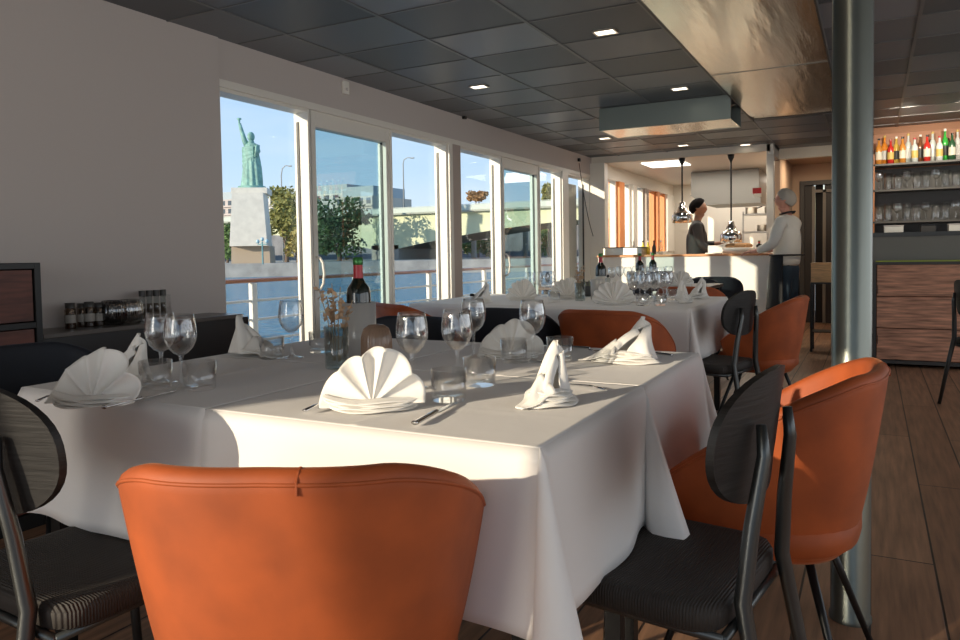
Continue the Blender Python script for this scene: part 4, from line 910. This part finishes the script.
MB().box(.0, .02, -.02, .28, 1.2, SH[0]+.1).build('side_panel', mat('orange_panel', (.32, .12, .045), .5), sh); MB().box(.0, 2.4, .27, .29, SH[0]-.02, SH[0]+.33).build('back_panel', mat('orange_panel', (0, 0, 0)), sh)
MB().box(.02, 2.4, .27, .29, 1.2, SH[0]-.03).build('back_panel', BLACKP, sh)
cols = [('amber', (.55, .22, .04)), ('orange', (.75, .25, .03)), ('brown', (.18, .07, .03)), ('gold', (.65, .42, .08)), ('clear', (.55, .58, .55)), ('red', (.50, .03, .02)), ('clear', (.55, .58, .55)), ('white', (.65, .65, .62)), ('green', (.05, .40, .06)), ('dark green', (.03, .09, .04)), ('dark', (.03, .03, .03)), ('white', (.6, .6, .6)), ('teal', (.05, .25, .22))]
bl = ['dark', 'red', 'gold', 'brown', 'amber', 'white']
def spirit(x, y, z, c, h, lab, capc, label):
    t = thing('spirit_bottle', label, 'bottle', (x, y, z), 0, 'spirit bottles on the top bar shelf'); w = .030
    MB().lathe([(.001, 0), (w, 0), (w, h*.6), (w*.8, h*.68), (.011, h*.76), (.010, h*.93)], 18).build('bottle_body', mat('spirit_'+c[0], c[1], .12, coat=.5), t, smooth=True)
    MB().lathe([(w+.0006, h*.18), (w+.0006, h*.48)], 18).build('label', lab, t, smooth=True); MB().lathe([(.012, h*.93), (.012, h), (.001, h)], 14).build('cap', capc, t)
LB = [mat('label_cream', (.6, .56, .45), .6), mat('label_black', (.03, .03, .03), .5), mat('label_gold', (.55, .38, .1), .5), mat('label_white', (.7, .7, .68), .6)]
seq = [0, 1, 5, 3, 0, 4, 6, 2, 5, 4, 7, 8, 9, 7, 10, 9, 11, 12, 4, 3]
for i, k in enumerate(seq):
    x = .055+i*.052; y = 8.50+(.10 if i % 2 else .0); hh = [.26, .30, .24, .28][i % 4]+(.04 if k == 8 else 0)
    row = 'rear' if i % 2 else 'front'
    ordn = ['first', 'second', 'third', 'fourth', 'fifth', 'sixth', 'seventh', 'eighth', 'ninth', 'tenth'][i//2]
    spirit(x, y, SH[0]+.001, cols[k], hh, LB[(i*7) % 4], [BLACKM, WHITE, CAPR, LB[2]][(i*3) % 4], '%s spirit bottle, %s from left, %s row of top bar shelf' % (cols[k][0], ordn, row))
for sidx, (z, g) in enumerate([(SH[1], 'glasses on the middle bar shelf'), (SH[2], 'glasses on the lower bar shelf')]):
    k = 0
    for i in range(13):
        x = .06+i*.082; y = 8.52+(.08 if i % 2 else 0)
        ordn = ['first', 'second', 'third', 'fourth', 'fifth', 'sixth', 'seventh', 'eighth', 'ninth', 'tenth', 'eleventh', 'twelfth', 'thirteenth'][i]
        nm = ['middle', 'lower'][sidx]
        if (i+sidx) % 3: tumb((x, y, z+.001), 'bar tumbler, %s glass from the left on the %s bar shelf' % (ordn, nm), g, (1, 1, 2.3+.4*(i % 2)))
        else: wine((x, y, z+.001), 'stemmed bar glass, %s from the left on the %s bar shelf' % (ordn, nm), g, (1.1, 1.1, 1.05))
for i, (x, w) in enumerate([(.10, .16), (.40, .12), (.62, .18)]):
    t = thing('storage_box', ['white box under the lower bar shelf, left', 'dark box under the lower bar shelf, middle', 'white box under the lower bar shelf, right'][i], 'box', (x, 8.0, 1.2005), 0, 'boxes on the bar top')
    MB().box(0, w, 0, .14, 0, .06).build('box_body', WHITE if i != 1 else BLACKP, t, bevel=.004); MB().box(-.003, w+.003, -.003, .143, .06, .07).build('lid', WALL if i != 1 else BLACKM, t)

# ------------------------------------------------------------------ people
def skin_mesh(name, joints, edges, mats, parent, root=0, sub=2, smooth=True):
    me = bpy.data.meshes.new(name); me.from_pydata([j[0] for j in joints], edges, [])
    o = bpy.data.objects.new(name, me); COL.objects.link(o); me.materials.append(mats)
    if parent: o.parent = parent
    md = o.modifiers.new('skin', 'SKIN'); md.use_smooth_shade = True; md.branch_smoothing = .6
    if not me.skin_vertices: me.attributes if False else None
    sv = me.skin_vertices[0].data if len(me.skin_vertices) else None
    if sv is None:
        bpy.context.view_layer.objects.active = o; o.select_set(True); sv = me.skin_vertices[0].data
    for i, j in enumerate(joints):
        r_ = j[1]; sv[i].radius = (r_, r_) if not isinstance(r_, tuple) else r_
        sv[i].use_root = (i == root)
    s2 = o.modifiers.new('sub', 'SUBSURF'); s2.levels = sub; s2.render_levels = sub
    return o
def hand(J, E, wi, palm, dirv, side, upv, curl):
    """extend joints with a palm and five fingers from wrist index wi"""
    p = Vector(palm); d = Vector(dirv).normalized(); s = Vector(side).normalized(); u = Vector(upv).normalized()
    J.append((tuple(p), (.030, .016))); pi_ = len(J)-1; E.append((wi, pi_))
    for k, L in enumerate((.068, .078, .073, .058)):
        b = p+d*.035+s*(-.027+.018*k); J.append((tuple(b), .0095)); E.append((pi_, len(J)-1))
        q = b+(d-u*curl*.4).normalized()*L*.5; J.append((tuple(q), .0085)); E.append((len(J)-2, len(J)-1))
        q2 = q+(d-u*curl).normalized()*L*.5; J.append((tuple(q2), .007)); E.append((len(J)-2, len(J)-1))
    b = p-s*.035+d*.0; J.append((tuple(b), .010)); E.append((pi_, len(J)-1))
    q = b-s*.018+d*.035; J.append((tuple(q), .008)); E.append((len(J)-2, len(J)-1))
def person(label, loc, rz, hgt, arms, shirt, trousers, hairm, skin, apron=None, glasses=False, chefhat=False):
    """local frame: facing +Y, x to the person's right; arms = {side: (elbow, wrist, palm, dir)}"""
    t = thing('person', label, 'person', loc, rz); k = hgt/1.75; t.scale = (k, k, k)
    J = [((0, 0, .96), (.12, .09)), ((0, -.005, 1.12), (.12, .09)), ((0, 0, 1.28), (.14, .09)), ((0, -.01, 1.41), (.09, .06)), ((0, .005, 1.475), .052), ((0, .02, 1.525), .055), ((0, .035, 1.58), (.088, .098)), ((0, .022, 1.655), (.100, .124)), ((0, .012, 1.712), (.088, .104))]
    E = [(i, i+1) for i in range(8)]
    J.append(((0, .128, 1.612), .014)); E.append((6, 9))             # nose
    J.append(((0, .098, 1.555), .026)); E.append((5, 10))            # chin
    for s in (-1, 1): J.append(((s*.082, .015, 1.63), (.010, .018))); E.append((6, len(J)-1))   # ears
    for s in (-1, 1):
        el, wr, pa, di = arms[s]
        J.append(((s*.16, -.01, 1.385), .050)); E.append((3, len(J)-1)); J.append((el, .043)); E.append((len(J)-2, len(J)-1)); J.append((wr, .028)); E.append((len(J)-2, len(J)-1))
        d = Vector(di).normalized(); sd_ = d.cross(Vector((0, 0, 1))).normalized()*(-s) if abs(d.z) < .9 else Vector((0, 1, 0))
        hand(J, E, len(J)-1, pa, d, sd_*1.0, sd_.cross(d)*(1 if sd_.cross(d).z > 0 else -1), .7)
    for s in (-1, 1):
        for q, rr0 in (((s*.09, 0, .86), .10), ((s*.10, .01, .50), .062), ((s*.105, -.02, .10), .042), ((s*.11, .11, .035), (.042, .03))):
            J.append((q, rr0)); E.append(((len(J)-2) if q[2] < .8 else 0, len(J)-1))
    skin_mesh('body', J, E, skin, t)
    # eyes, brows and mouth on the face
    f = MB()
    for s in (-1, 1): f.ball((s*.032, .104, 1.640), .012, .008, .008, 10, 6)
    f.build('eyes', mat('eye_dark', (.04, .03, .03), .2), t, smooth=True)
    MB().tube([(-.024, .104, 1.578), (0, .112, 1.576), (.024, .104, 1.578)], .005, 6).build('mouth', mat('lips', (.40, .16, .13), .5), t, smooth=True)
    def hair(u, v):
        a = 2*PI*u; front = math.sin(a); vmax = .66+.20*max(0, -front)-.32*max(0, front); th = v*PI*vmax
        w = 1+.02*math.sin(a*9+v*7)
        yy = .104*math.sin(a)*math.sin(th)*w
        return Vector((.086*math.cos(a)*math.sin(th)*w, .004+yy, 1.658+.100*math.cos(th)*w+.22*yy))
    MB().grid(hair, 40, 14, True).build('hair', hairm, t, smooth=True, solid=.008)
    if glasses:
        g = MB()
        for s in (-1, 1): g.tube([Vector((s*.034+.024*math.cos(q), .122, 1.64+.018*math.sin(q))) for q in [i*PI/6 for i in range(13)]], .0022, 5).tube([(s*.058, .118, 1.645), (s*.088, .02, 1.645)], .002, 5)
        g.tube([(-.01, .122, 1.642), (.01, .122, 1.642)], .002, 5).build('glasses', BLACKM, t)
    # clothes
    K = [((0, 0, .86), (.185, .14)), ((0, .02, 1.12), (.178, .155)), ((0, -.005, 1.28), (.195, .145)), ((0, -.012, 1.42), (.15, .11)), ((0, .0, 1.50), .068)]
    G = [(0, 1), (1, 2), (2, 3), (3, 4)]
    for s in (-1, 1):
        el, wr, pa, di = arms[s]; e_, w_ = Vector(el), Vector(wr)
        K.append(((s*.18, -.012, 1.39), .078)); G.append((3, len(K)-1)); K.append((el, .060)); G.append((len(K)-2, len(K)-1)); K.append((tuple(e_.lerp(w_, .9)), .044)); G.append((len(K)-2, len(K)-1))
    skin_mesh('shirt', K, G, shirt, t, 1)
    K = [((0, 0, .98), (.165, .125)), ((0, 0, .90), (.17, .13))]; G = [(0, 1)]
    for s in (-1, 1):
        K += [((s*.092, 0, .80), .110), ((s*.105, .012, .48), .082), ((s*.11, -.015, .07), .065)]; n = len(K); G += [(1, n-3), (n-3, n-2), (n-2, n-1)]
    skin_mesh('trousers', K, G, trousers, t, 1)
    for s in (-1, 1): MB().grid(lambda u, v: Vector((s*.11+.05*math.cos(2*PI*u)*math.sin(PI*v)**.6, .06+.145*math.sin(2*PI*u)*math.sin(PI*v)**.6, .0+.09*(.5-.5*math.cos(PI*v)))), 18, 8, True).build('shoe', BLACKP, t, smooth=True)
    if apron:
        def ap(u, v): 
            a = D(-15)+D(210)*u; zz = 1.02-.62*v; r1 = (.205+.04*v, .165+.05*v); return Vector((r1[0]*math.cos(a), r1[1]*math.sin(a)*1.0+.005*math.sin(u*25)*v, zz))
        MB().grid(ap, 50, 14).build('apron', apron, t, smooth=True, solid=.004)
        MB().tube([(.212*math.cos(a), .172*math.sin(a), 1.015) for a in [i*PI/12 for i in range(25)]], .010, 6).build('apron_tie', apron, t, smooth=True)
        MB().tube([(-.08, .05, 1.47), (-.09, -.04, 1.49), (0, -.09, 1.50), (.09, -.04, 1.49), (.08, .05, 1.47), (.06, .11, 1.36)], .010, 6).build('neck_strap', apron, t, smooth=True)
    return t
WSH = mat('white_shirt', (.78, .75, .68), .8, bump=.3, nscale=10, bdist=.02); DEN = mat('dark_denim', (.03, .055, .085), .8); APR = mat('black_apron', (.012, .012, .014), .7); CHJ = mat('charcoal_jacket', (.035, .033, .034), .7, bump=.2, nscale=12)
GH = mat('grey_hair', (.42, .38, .33), .8, bump=.4, nscale=60); BH = mat('black_hair', (.010, .008, .008), .9, spec=.1, bump=.4, nscale=60)
mp_ = ony(787, 250, 8.82)
person('grey-haired person with glasses in white shirt, black apron and jeans leaning on the pass', (mp_.x, 8.82, 0), D(72), 1.72,
       {-1: ((-.26, .05, 1.13), (-.20, .27, 1.06), (-.185, .35, 1.055), (.1, 1, -.12)), 1: ((.25, .04, 1.13), (.20, .25, 1.07), (.19, .33, 1.06), (-.1, 1, -.12))}, WSH, DEN, GH, mat('skin_fair', (.62, .30, .22), .55), APR, True)
cp_ = ony(697, 250, 10.0)
person('dark-haired cook in a charcoal jacket holding out a hand inside the kitchen', (cp_.x, 10.0, 0), D(-74), 1.74,
       {-1: ((-.25, .06, 1.14), (-.16, .28, 1.16), (-.14, .36, 1.18), (.1, 1, .1)), 1: ((.25, .02, 1.14), (.22, .22, 1.05), (.21, .30, 1.04), (-.1, 1, -.1))}, CHJ, BLACKP, BH, mat('skin_tan', (.42, .22, .14), .55))
